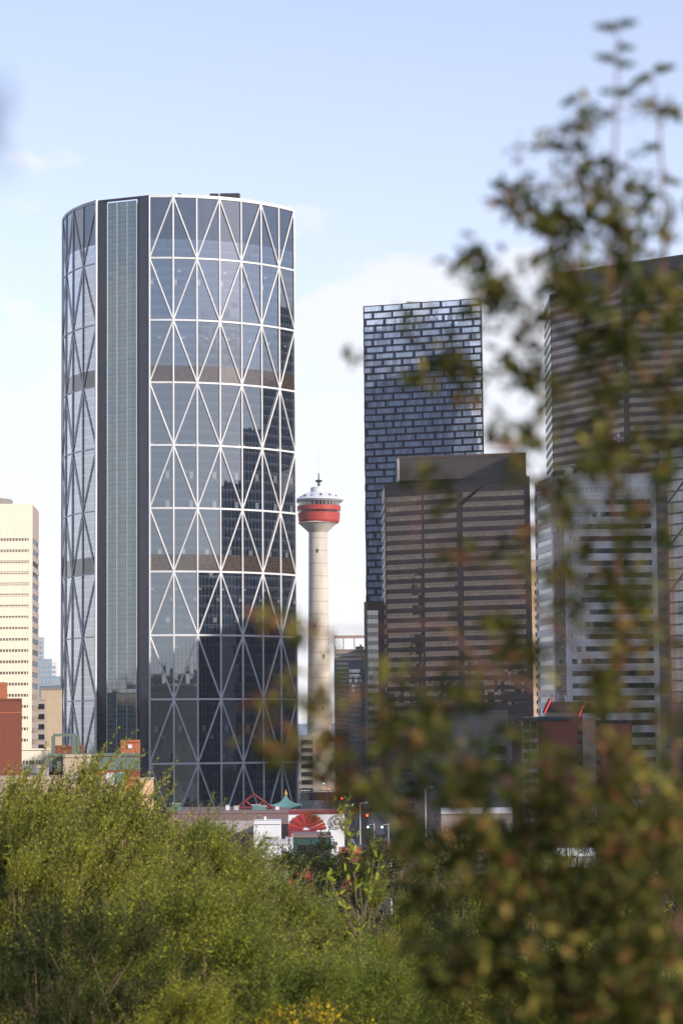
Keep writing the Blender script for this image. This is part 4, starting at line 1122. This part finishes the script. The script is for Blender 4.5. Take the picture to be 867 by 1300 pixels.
def make_tree(seed, H, Rc, z0, ncl, ntw, nlf, ll, lw, lean=(0.35, 0, .0), upb=.7, tw_len=(.35, .8), leafm=None, clump=.5, shoots=0, kind='tree', flat=1.0):
    """returns meshes: trunk+limbs, leaves; local origin at the base"""
    rs = np.random.RandomState(seed)
    segs = []
    top = Vector((lean[0] * H * .12, 0, H * .72))
    nst = 1 if kind == 'tree' else 5
    stems = []
    for s in range(nst):
        a = s / nst * 6.28 + rs.rand()
        b = Vector((0, 0, -.4)) if nst == 1 else Vector((.15 * math.cos(a), .15 * math.sin(a), -.3))
        tp = top if nst == 1 else Vector((Rc * .5 * math.cos(a), Rc * .5 * math.sin(a), H * .65))
        prev = b; r = .035 * H * (.45 if nst > 1 else .62) * .5
        pts = [b]
        for j in range(1, 7):
            tt = j / 6
            q = b + (tp - b) * tt + Vector(rs.randn(3).tolist()) * .05 * H * .4 * (tt < 1)
            segs.append((prev, q, r * (1 - .75 * (j - 1) / 6), r * (1 - .75 * j / 6))); prev = q; pts.append(q)
        stems.append(pts)
    pos = []; dr = []; nr = []; lnn = []; rn = []
    zc = (z0 + H) / 2; hz = (H - z0) / 2
    for c in range(ncl):
        while True:
            v = rs.uniform(-1, 1, 3); l = np.linalg.norm(v)
            if .35 < l < 1: break
        l2 = l ** .35; v = v / l * l2 * (0.86 + .22 * rs.rand())
        # egg-shaped: narrower towards the top
        w = 1 - .35 * max(0, v[2])
        cc = Vector((v[0] * Rc * w + lean[0] * (v[2] + 1) * .3, v[1] * Rc * w * flat, zc + v[2] * hz * .92))
        st = stems[rs.randint(len(stems))]
        hj = min(6, max(1, int((cc.z / H) * 5.2))); src = st[hj]
        mid = src.lerp(cc, .5) + Vector((0, 0, -.08 * H * .3))
        r = .010 * H * .5
        segs.append((src, mid, r, r * .7)); segs.append((mid, cc, r * .7, r * .35))
        cl_tone = rs.normal(0, .10)
        n_t = int(ntw * rs.uniform(.6, 1.3))
        for k_ in range(n_t):
            o = Vector((rs.randn(3) * clump * .42).tolist())
            s0 = cc + o * .6
            outv = Vector((s0.x - lean[0] * .3, s0.y, (s0.z - zc) * .6)); 
            if outv.length > 0: outv.normalize()
            d = outv * .7 + Vector((lean[0], lean[1], upb)) + Vector((rs.randn(3) * .5).tolist()); d.normalize()
            L_ = rs.uniform(*tw_len)
            if shoots and rs.rand() < shoots: L_ *= 2.0; d = (d + Vector((lean[0] * 1.4, 0, .9))).normalized()
            e = s0 + d * L_ + Vector((0, 0, -.10 * L_))
            if k_ % 3 == 0 or L_ > tw_len[1]: segs.append((s0, e, .006 * H / 6, .0025 * H / 6))
            m_ = int(nlf * L_ / tw_len[1]) + 3
            tt = rs.rand(m_)
            pp_ = np.array(s0)[None] + np.array(e - s0)[None] * tt[:, None] + rs.randn(m_, 3) * .02
            dd = np.array(d)[None] * .8 + rs.randn(m_, 3) * .55
            pos.append(pp_); dr.append(dd); nr.append(rs.randn(m_, 3) + np.array([0, 0, .8])); lnn.append(ll * rs.uniform(.6, 1.25, m_))
            rn.append(np.clip(.42 + cl_tone * 1.3 + rs.randn(m_) * .26, 0, 1))
    pos = np.concatenate(pos); dr = np.concatenate(dr); nr = np.concatenate(nr); lnn = np.concatenate(lnn); rn = np.concatenate(rn)
    tk = stick_object('trunk', M_bark, None, segs, 5)
    lf = leaf_object('crown', leafm, None, pos, dr, nr, lnn, lnn * lw, rn)
    return tk, lf, H

protos = {}
protos['willow'] = make_tree(11, 7.0, 2.0, 1.2, 34, 70, 42, .066, .30, (.42, 0), .8, (.4, .85), L_willow, .34, .10)
protos['willow2'] = make_tree(12, 7.0, 1.8, 1.0, 32, 66, 42, .064, .28, (.30, 0), .8, (.4, .8), L_bright, .33, .09)
protos['round'] = make_tree(21, 7.0, 1.9, 1.0, 46, 40, 30, .065, .38, (.05, 0), .55, (.25, .5), L_olive, .55, .02)
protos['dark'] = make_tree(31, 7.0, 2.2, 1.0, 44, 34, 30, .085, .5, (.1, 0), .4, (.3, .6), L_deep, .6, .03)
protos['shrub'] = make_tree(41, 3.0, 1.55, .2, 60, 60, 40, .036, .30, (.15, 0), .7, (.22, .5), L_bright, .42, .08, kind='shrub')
protos['painted_shade_bush'] = make_tree(43, 3.0, 1.5, .2, 46, 56, 36, .042, .32, (.15, 0), .5, (.22, .5), L_deep, .42, .05, kind='shrub')  # dark leaves paint the shaded hollow at lower left
protos['flower'] = make_tree(51, 1.6, .7, .9, 20, 18, 14, .028, .9, (.0, 0), .7, (.12, .3), L_yellow, .25, .0, kind='shrub')
used = set()
def plant(kind, name, label, cat, px, py, Y, rot=None, group=None, wid=1.0, maxs=None):
    tk, lf, H = protos[kind]
    q = P(px, py, Y); g = terrain(q.x, Y)
    s = (q.z - g) / (H * 1.03)
    root = bpy.data.objects.new(name, None); C.objects.link(root)
    root.location = (q.x, Y, g)
    rot = rot if rot is not None else random.Random(int(px * 7 + Y * 13)).uniform(-.5, .5)
    root.rotation_euler = (0, 0, rot)
    root.scale = (s * wid, s * wid, s)
    tag(root, label, cat, group)
    if kind not in used:
        used.add(kind); a, b = tk, lf
    else:
        a, b = tk.copy(), lf.copy(); C.objects.link(a); C.objects.link(b)
    a.parent = root; b.parent = root
    return root
G1 = 'willows on the slope below the camera'; G2 = 'bushes on the near slope'; G3 = 'trees along the river'
T = [
 ('willow', 'willow_tree', 'yellow-green willow cut by the left edge below the red brick wall', 'tree', -12, 975, 62, G1),
 ('willow', 'willow_tree', 'feathery willow whose top stands before the beige stucco box', 'tree', 78, 955, 60, G1),
 ('willow', 'willow_tree', 'willow with a long shoot reaching up towards the orange brick block', 'tree', 136, 992, 56, G1),
 ('willow', 'willow_tree', 'willow in front of the peach brick wall', 'tree', 208, 1046, 64, G1),
 ('willow2', 'willow_tree', 'bright willow whose shoots cross the lowest white grid of the curved tower', 'tree', 240, 1030, 58, G1),
 ('round', 'olive_tree', 'rounded grey-green tree standing before the mauve brown hall', 'tree', 300, 1028, 70, G1),
 ('round', 'olive_tree', 'grey-green tree right of and lower than the rounded one by the white box', 'tree', 352, 1092, 66, G1),
 ('willow2', 'willow_tree', 'low willow at the left edge under the taller one', 'tree', 10, 1070, 46, G1),
 ('willow2', 'willow_tree', 'willow low against the foot of the red brick wall', 'tree', 2, 1006, 57, G1),
 ('willow', 'willow_tree', 'willow just left of the beige stucco box', 'tree', 52, 996, 57, G1),
 ('willow2', 'willow_tree', 'willow whose top touches the beige long building roof', 'tree', 124, 1012, 58, G1),
 ('willow', 'willow_tree', 'willow covering the foot of the orange brick block', 'tree', 176, 1052, 60, G1),
 ('willow', 'willow_tree', 'second-row willow near the left edge', 'tree', 34, 1012, 52, G1),
 ('willow', 'willow_tree', 'second-row willow below the beige stucco box', 'tree', 108, 1025, 50, G1),
 ('willow2', 'willow_tree', 'second-row willow below the orange brick block', 'tree', 164, 1066, 51, G1),
 ('willow', 'willow_tree', 'second-row willow left of the rounded grey-green tree', 'tree', 252, 1058, 52, G1),
 ('willow', 'willow_tree', 'second-row willow below the white shed', 'tree', 335, 1108, 50, G1),
 ('willow', 'willow_tree', 'middle willow left of the big bright bush', 'tree', 80, 1062, 47, G1),
 ('willow2', 'willow_tree', 'willow in the middle rows above the dark hollow', 'tree', 190, 1090, 42, G1),
 ('willow', 'willow_tree', 'willow below the rounded grey-green tree', 'tree', 290, 1120, 46, G1),
 ('willow2', 'willow_tree', 'loose bright willow below the red shop', 'tree', 398, 1135, 52, G1),
 ('willow2', 'willow_tree', 'pale willow at the left end of the blurred branches', 'tree', 462, 1105, 58, G1),
 ('round', 'olive_tree', 'silvery tree lit by the sun right of the green signals', 'tree', 530, 1035, 120, G3),
 ('round', 'olive_tree', 'olive tree seen through the blurred leaves, left of the concrete hall', 'tree', 600, 1060, 84, G3),
 ('willow', 'willow_tree', 'willow behind the blurred tree below the pale low hall', 'tree', 655, 1075, 80, G1),
 ('round', 'olive_tree', 'olive tree below the brick apartments', 'tree', 742, 1110, 78, G3),
 ('willow', 'willow_tree', 'willow at the right edge behind the blurred tree', 'tree', 840, 1020, 70, G1),
 ('willow2', 'willow_tree', 'willow low in the middle, right of the bright bush', 'tree', 480, 1180, 44, G1),
 ('willow', 'willow_tree', 'willow low in the middle under the silvery tree', 'tree', 565, 1165, 47, G1),
 ('round', 'olive_tree', 'dull olive tree deep behind the blurred leaves', 'tree', 650, 1180, 44, G1),
 ('willow', 'willow_tree', 'lower willow behind the densest blurred leaves', 'tree', 740, 1170, 46, G1),
 ('round', 'olive_tree', 'olive tree in the lower right corner', 'tree', 835, 1150, 44, G1),
 ('painted_shade_bush', 'leafy_bush', 'bush in the lower left corner, shade painted into its leaves', 'bush', 40, 1190, 34, G2),
 ('painted_shade_bush', 'leafy_bush', 'bush left of the big bright one, shade painted into its leaves', 'bush', 92, 1150, 37, G2),
 ('painted_shade_bush', 'leafy_bush', 'bush directly in front of the willows, bottom left, leaves darkened as a shaded hollow', 'bush', 100, 1165, 31, G2),
 ('shrub', 'leafy_bush', 'big bright bush left of centre with a dark hollow beside it', 'bush', 188, 1120, 33, G2),
 ('shrub', 'leafy_bush', 'bright bush right of the big one', 'bush', 275, 1170, 34, G2),
 ('shrub', 'leafy_bush', 'low bush just behind the yellow flowers', 'bush', 370, 1215, 31, G2),
 ('shrub', 'leafy_bush', 'low bush right of the yellow flowers', 'bush', 462, 1215, 32, G2),
 ('shrub', 'leafy_bush', 'low bush under the blurred branches, middle of the bottom edge', 'bush', 560, 1235, 32, G2),
 ('shrub', 'leafy_bush', 'low bush at the bottom under the red blurred leaves', 'bush', 665, 1235, 31, G2),
 ('shrub', 'leafy_bush', 'low bush second from the right corner', 'bush', 765, 1230, 32, G2),
 ('shrub', 'leafy_bush', 'low bush at the bottom right corner', 'bush', 860, 1230, 31, G2),
 ('painted_shade_bush', 'leafy_bush', 'small bush at the very bottom left of the big bright one, leaves darkened for shade', 'bush', 105, 1255, 29, G2),
 ('shrub', 'leafy_bush', 'small bush at the very bottom below the big bright one', 'bush', 225, 1250, 29, G2),
 ('flower', 'yellow_flower_bush', 'clump of yellow flowers at the bottom edge', 'flowers', 400, 1274, 28, 'yellow flower clumps'),
 ('flower', 'yellow_flower_bush', 'smaller clump of yellow flowers left of the other', 'flowers', 358, 1284, 28.4, 'yellow flower clumps'),
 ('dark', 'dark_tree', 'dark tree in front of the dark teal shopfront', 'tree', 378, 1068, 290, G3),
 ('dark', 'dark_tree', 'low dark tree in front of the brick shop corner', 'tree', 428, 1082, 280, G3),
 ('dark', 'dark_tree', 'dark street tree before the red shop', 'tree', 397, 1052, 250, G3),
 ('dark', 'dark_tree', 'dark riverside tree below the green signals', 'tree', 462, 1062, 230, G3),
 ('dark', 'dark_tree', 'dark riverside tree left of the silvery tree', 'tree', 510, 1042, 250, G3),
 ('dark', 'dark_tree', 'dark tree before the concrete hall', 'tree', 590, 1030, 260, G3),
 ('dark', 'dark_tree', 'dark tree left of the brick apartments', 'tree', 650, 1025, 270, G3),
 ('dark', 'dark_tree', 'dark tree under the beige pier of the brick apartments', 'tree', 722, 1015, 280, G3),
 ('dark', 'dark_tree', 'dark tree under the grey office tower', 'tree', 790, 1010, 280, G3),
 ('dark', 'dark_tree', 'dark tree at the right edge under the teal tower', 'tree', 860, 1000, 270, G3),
]
for (kd, nm, lab, cat, px, py, Y, g) in T:
    w = {'shrub': 1.25, 'dark': 1.0}.get(kd, 1.0)
    if Y == 120: w = .55
    if kd == 'flower': w = .75
    plant(kd, nm, lab, cat, px, py, Y, group=g, wid=w)

# ------------------------------------------------------------------ blurred tree close to the camera
rs = np.random.RandomState(77)
def FP(px, py, Y): return P(px, py, Y)
fb = FP(930, 1300, 5.6); fbase = Vector((fb.x + .25, 5.6, terrain(0, 5.6) - .2))
fg = bpy.data.objects.new('young_tree', None); C.objects.link(fg); fg.location = (0, 0, 0)
tag(fg, 'out of focus young tree with green and rusty autumn leaves, close at right', 'tree')
limbs = [
 [(775, 1320, 5.3), (782, 1100, 5.2), (790, 900, 5.2), (782, 700, 5.1), (772, 500, 5.0), (774, 330, 5.0), (780, 200, 5.0), (783, 110, 5.0), (784, 36, 5.0)],
 [(865, 1320, 5.7), (858, 1000, 5.6), (850, 700, 5.5), (843, 400, 5.4), (842, 250, 5.4), (836, 150, 5.4), (828, 95, 5.4)],
 [(777, 450, 5.0), (735, 370, 5.0), (705, 290, 5.1), (680, 255, 5.1), (645, 245, 5.1)],
 [(780, 620, 5.1), (720, 520, 5.0), (665, 440, 5.0), (630, 380, 5.0), (612, 325, 5.0)],
 [(735, 370, 5.0), (725, 250, 5.0), (732, 170, 5.0), (735, 125, 5.0)],
 [(785, 760, 5.1), (710, 650, 4.8), (650, 570, 4.7), (600, 500, 4.7)],
 [(787, 880, 5.2), (700, 790, 4.8), (640, 730, 4.7), (590, 700, 4.7), (500, 690, 4.7)],
 [(786, 960, 5.2), (690, 880, 4.6), (620, 850, 4.5), (560, 845, 4.5), (480, 870, 4.5), (400, 880, 4.5), (345, 870, 4.5)],
 [(780, 1100, 5.2), (680, 1010, 4.9), (580, 960, 4.8), (500, 940, 4.8), (430, 920, 4.8), (370, 950, 4.8)],
 [(778, 1200, 5.3), (680, 1120, 4.9), (590, 1060, 4.8), (510, 1020, 4.8), (450, 1000, 4.8)],
 [(775, 1290, 5.3), (690, 1230, 5.0), (620, 1170, 5.0), (560, 1130, 5.0), (500, 1110, 5.0)],
 [(852, 760, 5.5), (900, 600, 5.4), (890, 480, 5.4), (870, 400, 5.4)],
 [(620, 850, 4.5), (560, 790, 4.5), (480, 800, 4.5), (400, 800, 4.6), (335, 775, 4.6)],
]
nodes = []   # (pos, radius)
fsegs = []
for li, L_ in enumerate(limbs):
    pts = [FP(*p) for p in L_]
    r = .0075 if li < 2 else .0032
    for i in range(len(pts) - 1):
        n = 4
        for j in range(n):
            a = pts[i].lerp(pts[i + 1], j / n); b = pts[i].lerp(pts[i + 1], (j + 1) / n)
            t0 = (i + j / n) / (len(pts) - 1); t1 = (i + (j + 1) / n) / (len(pts) - 1)
            fsegs.append((a, b, r * (1 - .75 * t0), r * (1 - .75 * t1)))
            nodes.append(np.array(b))
for (px, py, Y) in ((775, 1320, 5.3), (865, 1320, 5.7)):
    q = FP(px, py, Y); fsegs.append((Vector((q.x + .05, q.y, terrain(0, Y) - .3)), q, .02, .012))
nodes = np.array(nodes)
# target tips: (centre x, y, spread x, y, count)
targets = []
def clus(cx_, cy_, sx, sy, n, Y=5.0, sY=.25):
    n = max(1, int(round(n * (.95 if cy_ < 900 else .88))))
    for _ in range(n):
        targets.append((rs.normal(cx_, sx), rs.normal(cy_, sy), Y + rs.uniform(-sY, sY)))
for c in ((660, 255, 16, 14, 7), (700, 290, 16, 14, 8), (735, 240, 22, 22, 9), (745, 150, 12, 18, 5), (840, 130, 14, 12, 6), (690, 190, 14, 22, 5), (750, 205, 30, 10, 5),
          (780, 300, 38, 34, 22), (820, 280, 40, 40, 8), (700, 330, 12, 14, 5), (620, 350, 16, 20, 10), (650, 385, 22, 18, 8), (600, 320, 6, 14, 2), (760, 380, 50, 30, 22), (830, 420, 40, 50, 26), (720, 400, 30, 20, 6),
          (720, 480, 22, 30, 10), (800, 520, 50, 50, 36), (655, 480, 30, 30, 4), (850, 620, 26, 60, 22), (740, 580, 40, 30, 16), (650, 560, 20, 22, 6), (700, 640, 24, 24, 9), (590, 480, 12, 16, 6), (575, 440, 16, 16, 2), (540, 470, 24, 34, 5), (510, 412, 8, 8, 2),
          (590, 705, 10, 12, 4), (620, 780, 16, 14, 6), (650, 690, 12, 12, 3), (780, 690, 50, 50, 18), (730, 760, 40, 40, 12), (640, 850, 24, 20, 9), (580, 870, 30, 20, 8), (500, 860, 26, 14, 5), (530, 600, 20, 12, 4),
          (820, 800, 36, 60, 18), (760, 880, 30, 36, 12), (560, 940, 60, 30, 26), (480, 940, 32, 24, 14), (430, 990, 22, 24, 5), (640, 960, 50, 34, 20), (830, 930, 34, 40, 16), (790, 980, 40, 30, 18),
          (335, 785, 12, 8, 8), (355, 878, 12, 7, 7), (335, 942, 10, 5, 6), (372, 955, 7, 8, 6), (402, 870, 8, 22, 9), (410, 930, 8, 18, 8), (425, 985, 10, 20, 7), (450, 1000, 14, 14, 6), (395, 800, 14, 10, 4), (440, 450, 4, 4, 1),
          (560, 1040, 60, 40, 36), (680, 1060, 60, 50, 52), (790, 1090, 50, 70, 64), (840, 1200, 40, 60, 60), (720, 1180, 60, 60, 72), (620, 1160, 50, 50, 34), (560, 1200, 40, 50, 16), (680, 1270, 60, 30, 36), (520, 1100, 30, 30, 12), (800, 1280, 50, 26, 40), (600, 1260, 30, 30, 12), (850, 1050, 30, 40, 26)):
    clus(*c)
# attach twigs to the nearest grown wood
targets = [(FP(*t), t) for t in targets]
targets.sort(key=lambda t: np.min(np.linalg.norm(nodes - np.array(t[0])[None], axis=1)))
pos = []; dr = []; nr = []; ln = []; rn = []
for (tp, raw) in targets:
    tpv = np.array(tp)
    dist = np.linalg.norm(nodes - tpv[None], axis=1) + np.maximum(0, nodes[:, 2] - tpv[2]) * .8
    i = int(np.argmin(dist)); src = Vector(nodes[i].tolist())
    d = tp - src; L_ = d.length
    mid = src.lerp(tp, .5) + Vector((0, 0, -.05 * L_))
    r = .0012 + .002 * min(1, L_)
    fsegs.append((src, mid, r, r * .8)); fsegs.append((mid, tp, r * .8, .0012))
    newn = [np.array(mid), tpv] if L_ > .06 else [tpv]
    nodes = np.vstack([nodes] + [a[None] for a in newn])
    dense = raw[1] > 900
    m_ = rs.randint(8, 15) if raw[1] > 230 else rs.randint(4, 8)
    if raw[0] < 460: m_ = rs.randint(5, 9)
    dn_ = np.array(d / max(L_, 1e-5))
    tt = rs.uniform(-.02, .09, m_)
    tone = rs.normal(0, .11) + (.12 if (730 < raw[0] < 830 and 930 < raw[1] < 1100) else 0) + (.22 if raw[0] < 470 else 0)
    pos.append(tpv[None] - dn_[None] * tt[:, None] + rs.randn(m_, 3) * .012)
    dr.append(dn_[None] * .5 + rs.randn(m_, 3) * .7 + np.array([0, 0, -.1])); nr.append(rs.randn(m_, 3) + np.array([0, -.3, .7]))
    ln.append(rs.uniform(.022, .046, m_)); rn.append(np.clip(.40 + tone + rs.randn(m_) * .25, 0, 1))
# paired leaflets on the leading shoots
for (px, py, Y, sx, up_, l_) in ((784, 38, 5.0, -1, .18, .058), (784, 34, 5.0, 1, .32, .05), (782, 62, 5.0, 1, .05, .046), (781, 78, 5.0, -1, .35, .052), (781, 84, 5.0, 1, .15, .05), (780, 118, 5.0, -1, .1, .04),
                        (781, 124, 5.0, 1, .5, .06), (779, 150, 5.0, -1, .4, .05), (828, 97, 5.4, -1, -.35, .06), (829, 92, 5.4, 1, .3, .06), (834, 130, 5.4, -1, .0, .045), (836, 145, 5.4, 1, .2, .05), (840, 190, 5.4, -1, .3, .05), (842, 230, 5.4, 1, -.1, .05),
                        (736, 124, 5.0, -1, -.3, .05), (735, 140, 5.0, 1, .2, .04), (733, 165, 5.0, -1, .3, .05), (613, 325, 5.0, -1, .9, .05), (646, 244, 5.1, -1, .7, .05)):
    q = np.array(FP(px, py, Y))
    pos.append(q[None]); dr.append(np.array([[sx, rs.normal(0, .15), up_]])); nr.append(np.array([[rs.normal(0, .2), -1., .5]])); ln.append(np.array([l_])); rn.append(np.array([rs.uniform(.05, .35)]))
    pos.append(q[None]); dr.append(np.array([[sx * .6, -.4, up_ + .5]])); nr.append(np.array([[.3, -1., .1]])); ln.append(np.array([l_ * .5])); rn.append(np.array([rs.uniform(.05, .35)]))
pos = np.concatenate(pos); dr = np.concatenate(dr); nr = np.concatenate(nr); ln = np.concatenate(ln); rn = np.concatenate(rn)
stick_object('trunk', M_twig, fg, fsegs, 6)
leaf_object('crown', L_front, fg, pos, dr, nr, ln, ln * .52, rn, True)

sp_ = bpy.data.objects.new('sapling', None); C.objects.link(sp_)
tag(sp_, 'yellow-green leafy shoot rising alone before the round emblem of the mural wall', 'sapling')
rs2 = np.random.RandomState(9); YS2 = 38.0; ss = []; pp2 = []; dd2 = []; 
for (pl_) in ([(462, 1300), (456, 1180), (448, 1100), (438, 1050), (428, 1024)], [(452, 1130), (446, 1080), (440, 1040), (436, 1018)], [(456, 1180), (470, 1130), (474, 1090), (470, 1060)], [(456, 1200), (440, 1160), (424, 1130), (414, 1108)]):
    pts = [P(a_, b_, YS2) for a_, b_ in pl_]
    for i in range(len(pts) - 1):
        ss.append((pts[i], pts[i + 1], .018 - .003 * i, .015 - .003 * i))
        for k_ in range(15):
            q_ = pts[i].lerp(pts[i + 1], rs2.rand()); pp2.append(list(q_ + Vector((rs2.randn(3) * .05).tolist()))); dd2.append([rs2.normal(.15, .55), rs2.normal(0, .5), rs2.normal(.45, .45)])
q_ = P(462, 1300, YS2); ss.append((Vector((q_.x, YS2, terrain(q_.x, YS2) - .2)), q_, .03, .018))
stick_object('trunk', M_bark, sp_, ss, 5)
n_ = len(pp2); l_ = rs2.uniform(.10, .17, n_)
leaf_object('crown', L_bright, sp_, np.array(pp2), np.array(dd2), rs2.randn(n_, 3) + np.array([0, -.6, .5]), l_, l_ * .38, np.clip(rs2.normal(.6, .2, n_), 0, 1), True)
ob = bpy.data.objects.new('overhanging_twig', None); C.objects.link(ob)
tag(ob, 'very blurred leafy twig tip touching the left edge high in the sky', 'twig')
q0 = P(-420, 420, 1.3); q1 = P(-60, 200, 1.15); q2 = P(-6, 150, 1.1)
stick_object('stem', M_twig, ob, [(q0, q1, .003, .002), (q1, q2, .002, .001)], 6)
qq = np.array([list(q1.lerp(q2, t_)) for t_ in (.1, .3, .5, .7, .9)])
leaf_object('leaves', L_front, ob, qq, np.array([[.5, .1, .5], [-.3, 0, .8], [.6, 0, -.6], [-.2, .1, .9], [.1, 0, 1.]]), np.array([[0, -1., .3]] * 5), np.full(5, .024), np.full(5, .010), np.array([.2, .3, .5, .3, .4]), True)

# ================================================================== SKY AND SUN
SUN_EL, SUN_AZ = R(19), R(48)      # azimuth: to the right of straight behind the camera
sd = Vector((math.sin(SUN_AZ) * math.cos(SUN_EL), -math.cos(SUN_AZ) * math.cos(SUN_EL), math.sin(SUN_EL)))
sl = bpy.data.lights.new('sun', 'SUN'); sl.energy = 3.8; sl.angle = R(.6); sl.color = (1, .885, .745)
so = bpy.data.objects.new('sun', sl); C.objects.link(so); so.rotation_euler = sd.to_track_quat('Z', 'Y').to_euler(); so.location = (50, -50, 200)
w = bpy.data.worlds.new('World'); SC.world = w; w.use_nodes = True
nt = w.node_tree; nt.nodes.clear()
class WT(NT):
    def __init__(s): s.nt = nt; s.out = nt.nodes.new('ShaderNodeOutputWorld')
t = WT()
sky = t.n('ShaderNodeTexSky', sky_type='NISHITA'); sky.sun_disc = False; sky.sun_elevation = SUN_EL
sky.sun_rotation = math.atan2(sd.x, sd.y); sky.altitude = 1000; sky.air_density = 1.0; sky.dust_density = .6; sky.ozone_density = 1.5
tc = t.n('ShaderNodeTexCoord'); sp = t.n('ShaderNodeSeparateXYZ'); t.link(tc.outputs['Generated'], sp.inputs[0])
mp = t.n('ShaderNodeMapping'); mp.inputs['Scale'].default_value = (1, 1, 1.9); mp.inputs['Location'].default_value = (.47, .0, .05); t.link(tc.outputs['Generated'], mp.inputs[0])
nz = t.n('ShaderNodeTexNoise'); nz.inputs['Scale'].default_value = 14; nz.inputs['Detail'].default_value = 9; nz.inputs['Roughness'].default_value = .52
t.link(mp.outputs[0], nz.inputs['Vector'])
# more cloud towards the horizon, none above ~15 degrees
el = sp.outputs[2]
cov = t.math('MULTIPLY_ADD', el, -3.5, 1.68)
den = t.math('ADD', nz.outputs[0], t.math('SUBTRACT', cov, 1.0))
mr = t.n('ShaderNodeMapRange'); mr.interpolation_type = 'SMOOTHSTEP'; mr.inputs['From Min'].default_value = .42; mr.inputs['From Max'].default_value = .62
t.link(den, mr.inputs['Value'])
veil = t.math('MULTIPLY_ADD', el, -1.3, .66)
cm = t.math('MAXIMUM', t.math('MULTIPLY', mr.outputs[0], .85), t.math('MAXIMUM', veil, .25))
cloud_col = (4.15, 4.13, 4.28)
skc = t.vmath('MULTIPLY', sky.outputs[0], (1.11, .955, 1.03))
c = t.mix(cm, skc, cloud_col)
bg = t.n('ShaderNodeBackground'); t.link(c, bg.inputs[0]); bg.inputs[1].default_value = .15
t.link(bg.outputs[0], t.out.inputs[0])

hz = MB(); hz.box(-20000, 20000, -300, 12500, -3, 330)
t = NT('haze_air'); pv = t.n('ShaderNodeVolumePrincipled'); pv.inputs['Color'].default_value = (.86, .91, 1, 1); pv.inputs['Density'].default_value = .00004; t.link(pv.outputs[0], t.out.inputs['Volume'])
tag(link('haze', hz, t.m), kind='stuff')
SC.view_settings.view_transform = 'Standard'; SC.view_settings.look = 'None'
SC.view_settings.exposure = 0.7; SC.view_settings.gamma = 1
SC.cycles.use_denoising = True
SC.cycles.max_bounces = 6; SC.cycles.glossy_bounces = 3; SC.cycles.transmission_bounces = 2; SC.cycles.diffuse_bounces = 2
SC.cycles.caustics_reflective = False; SC.cycles.caustics_refractive = False
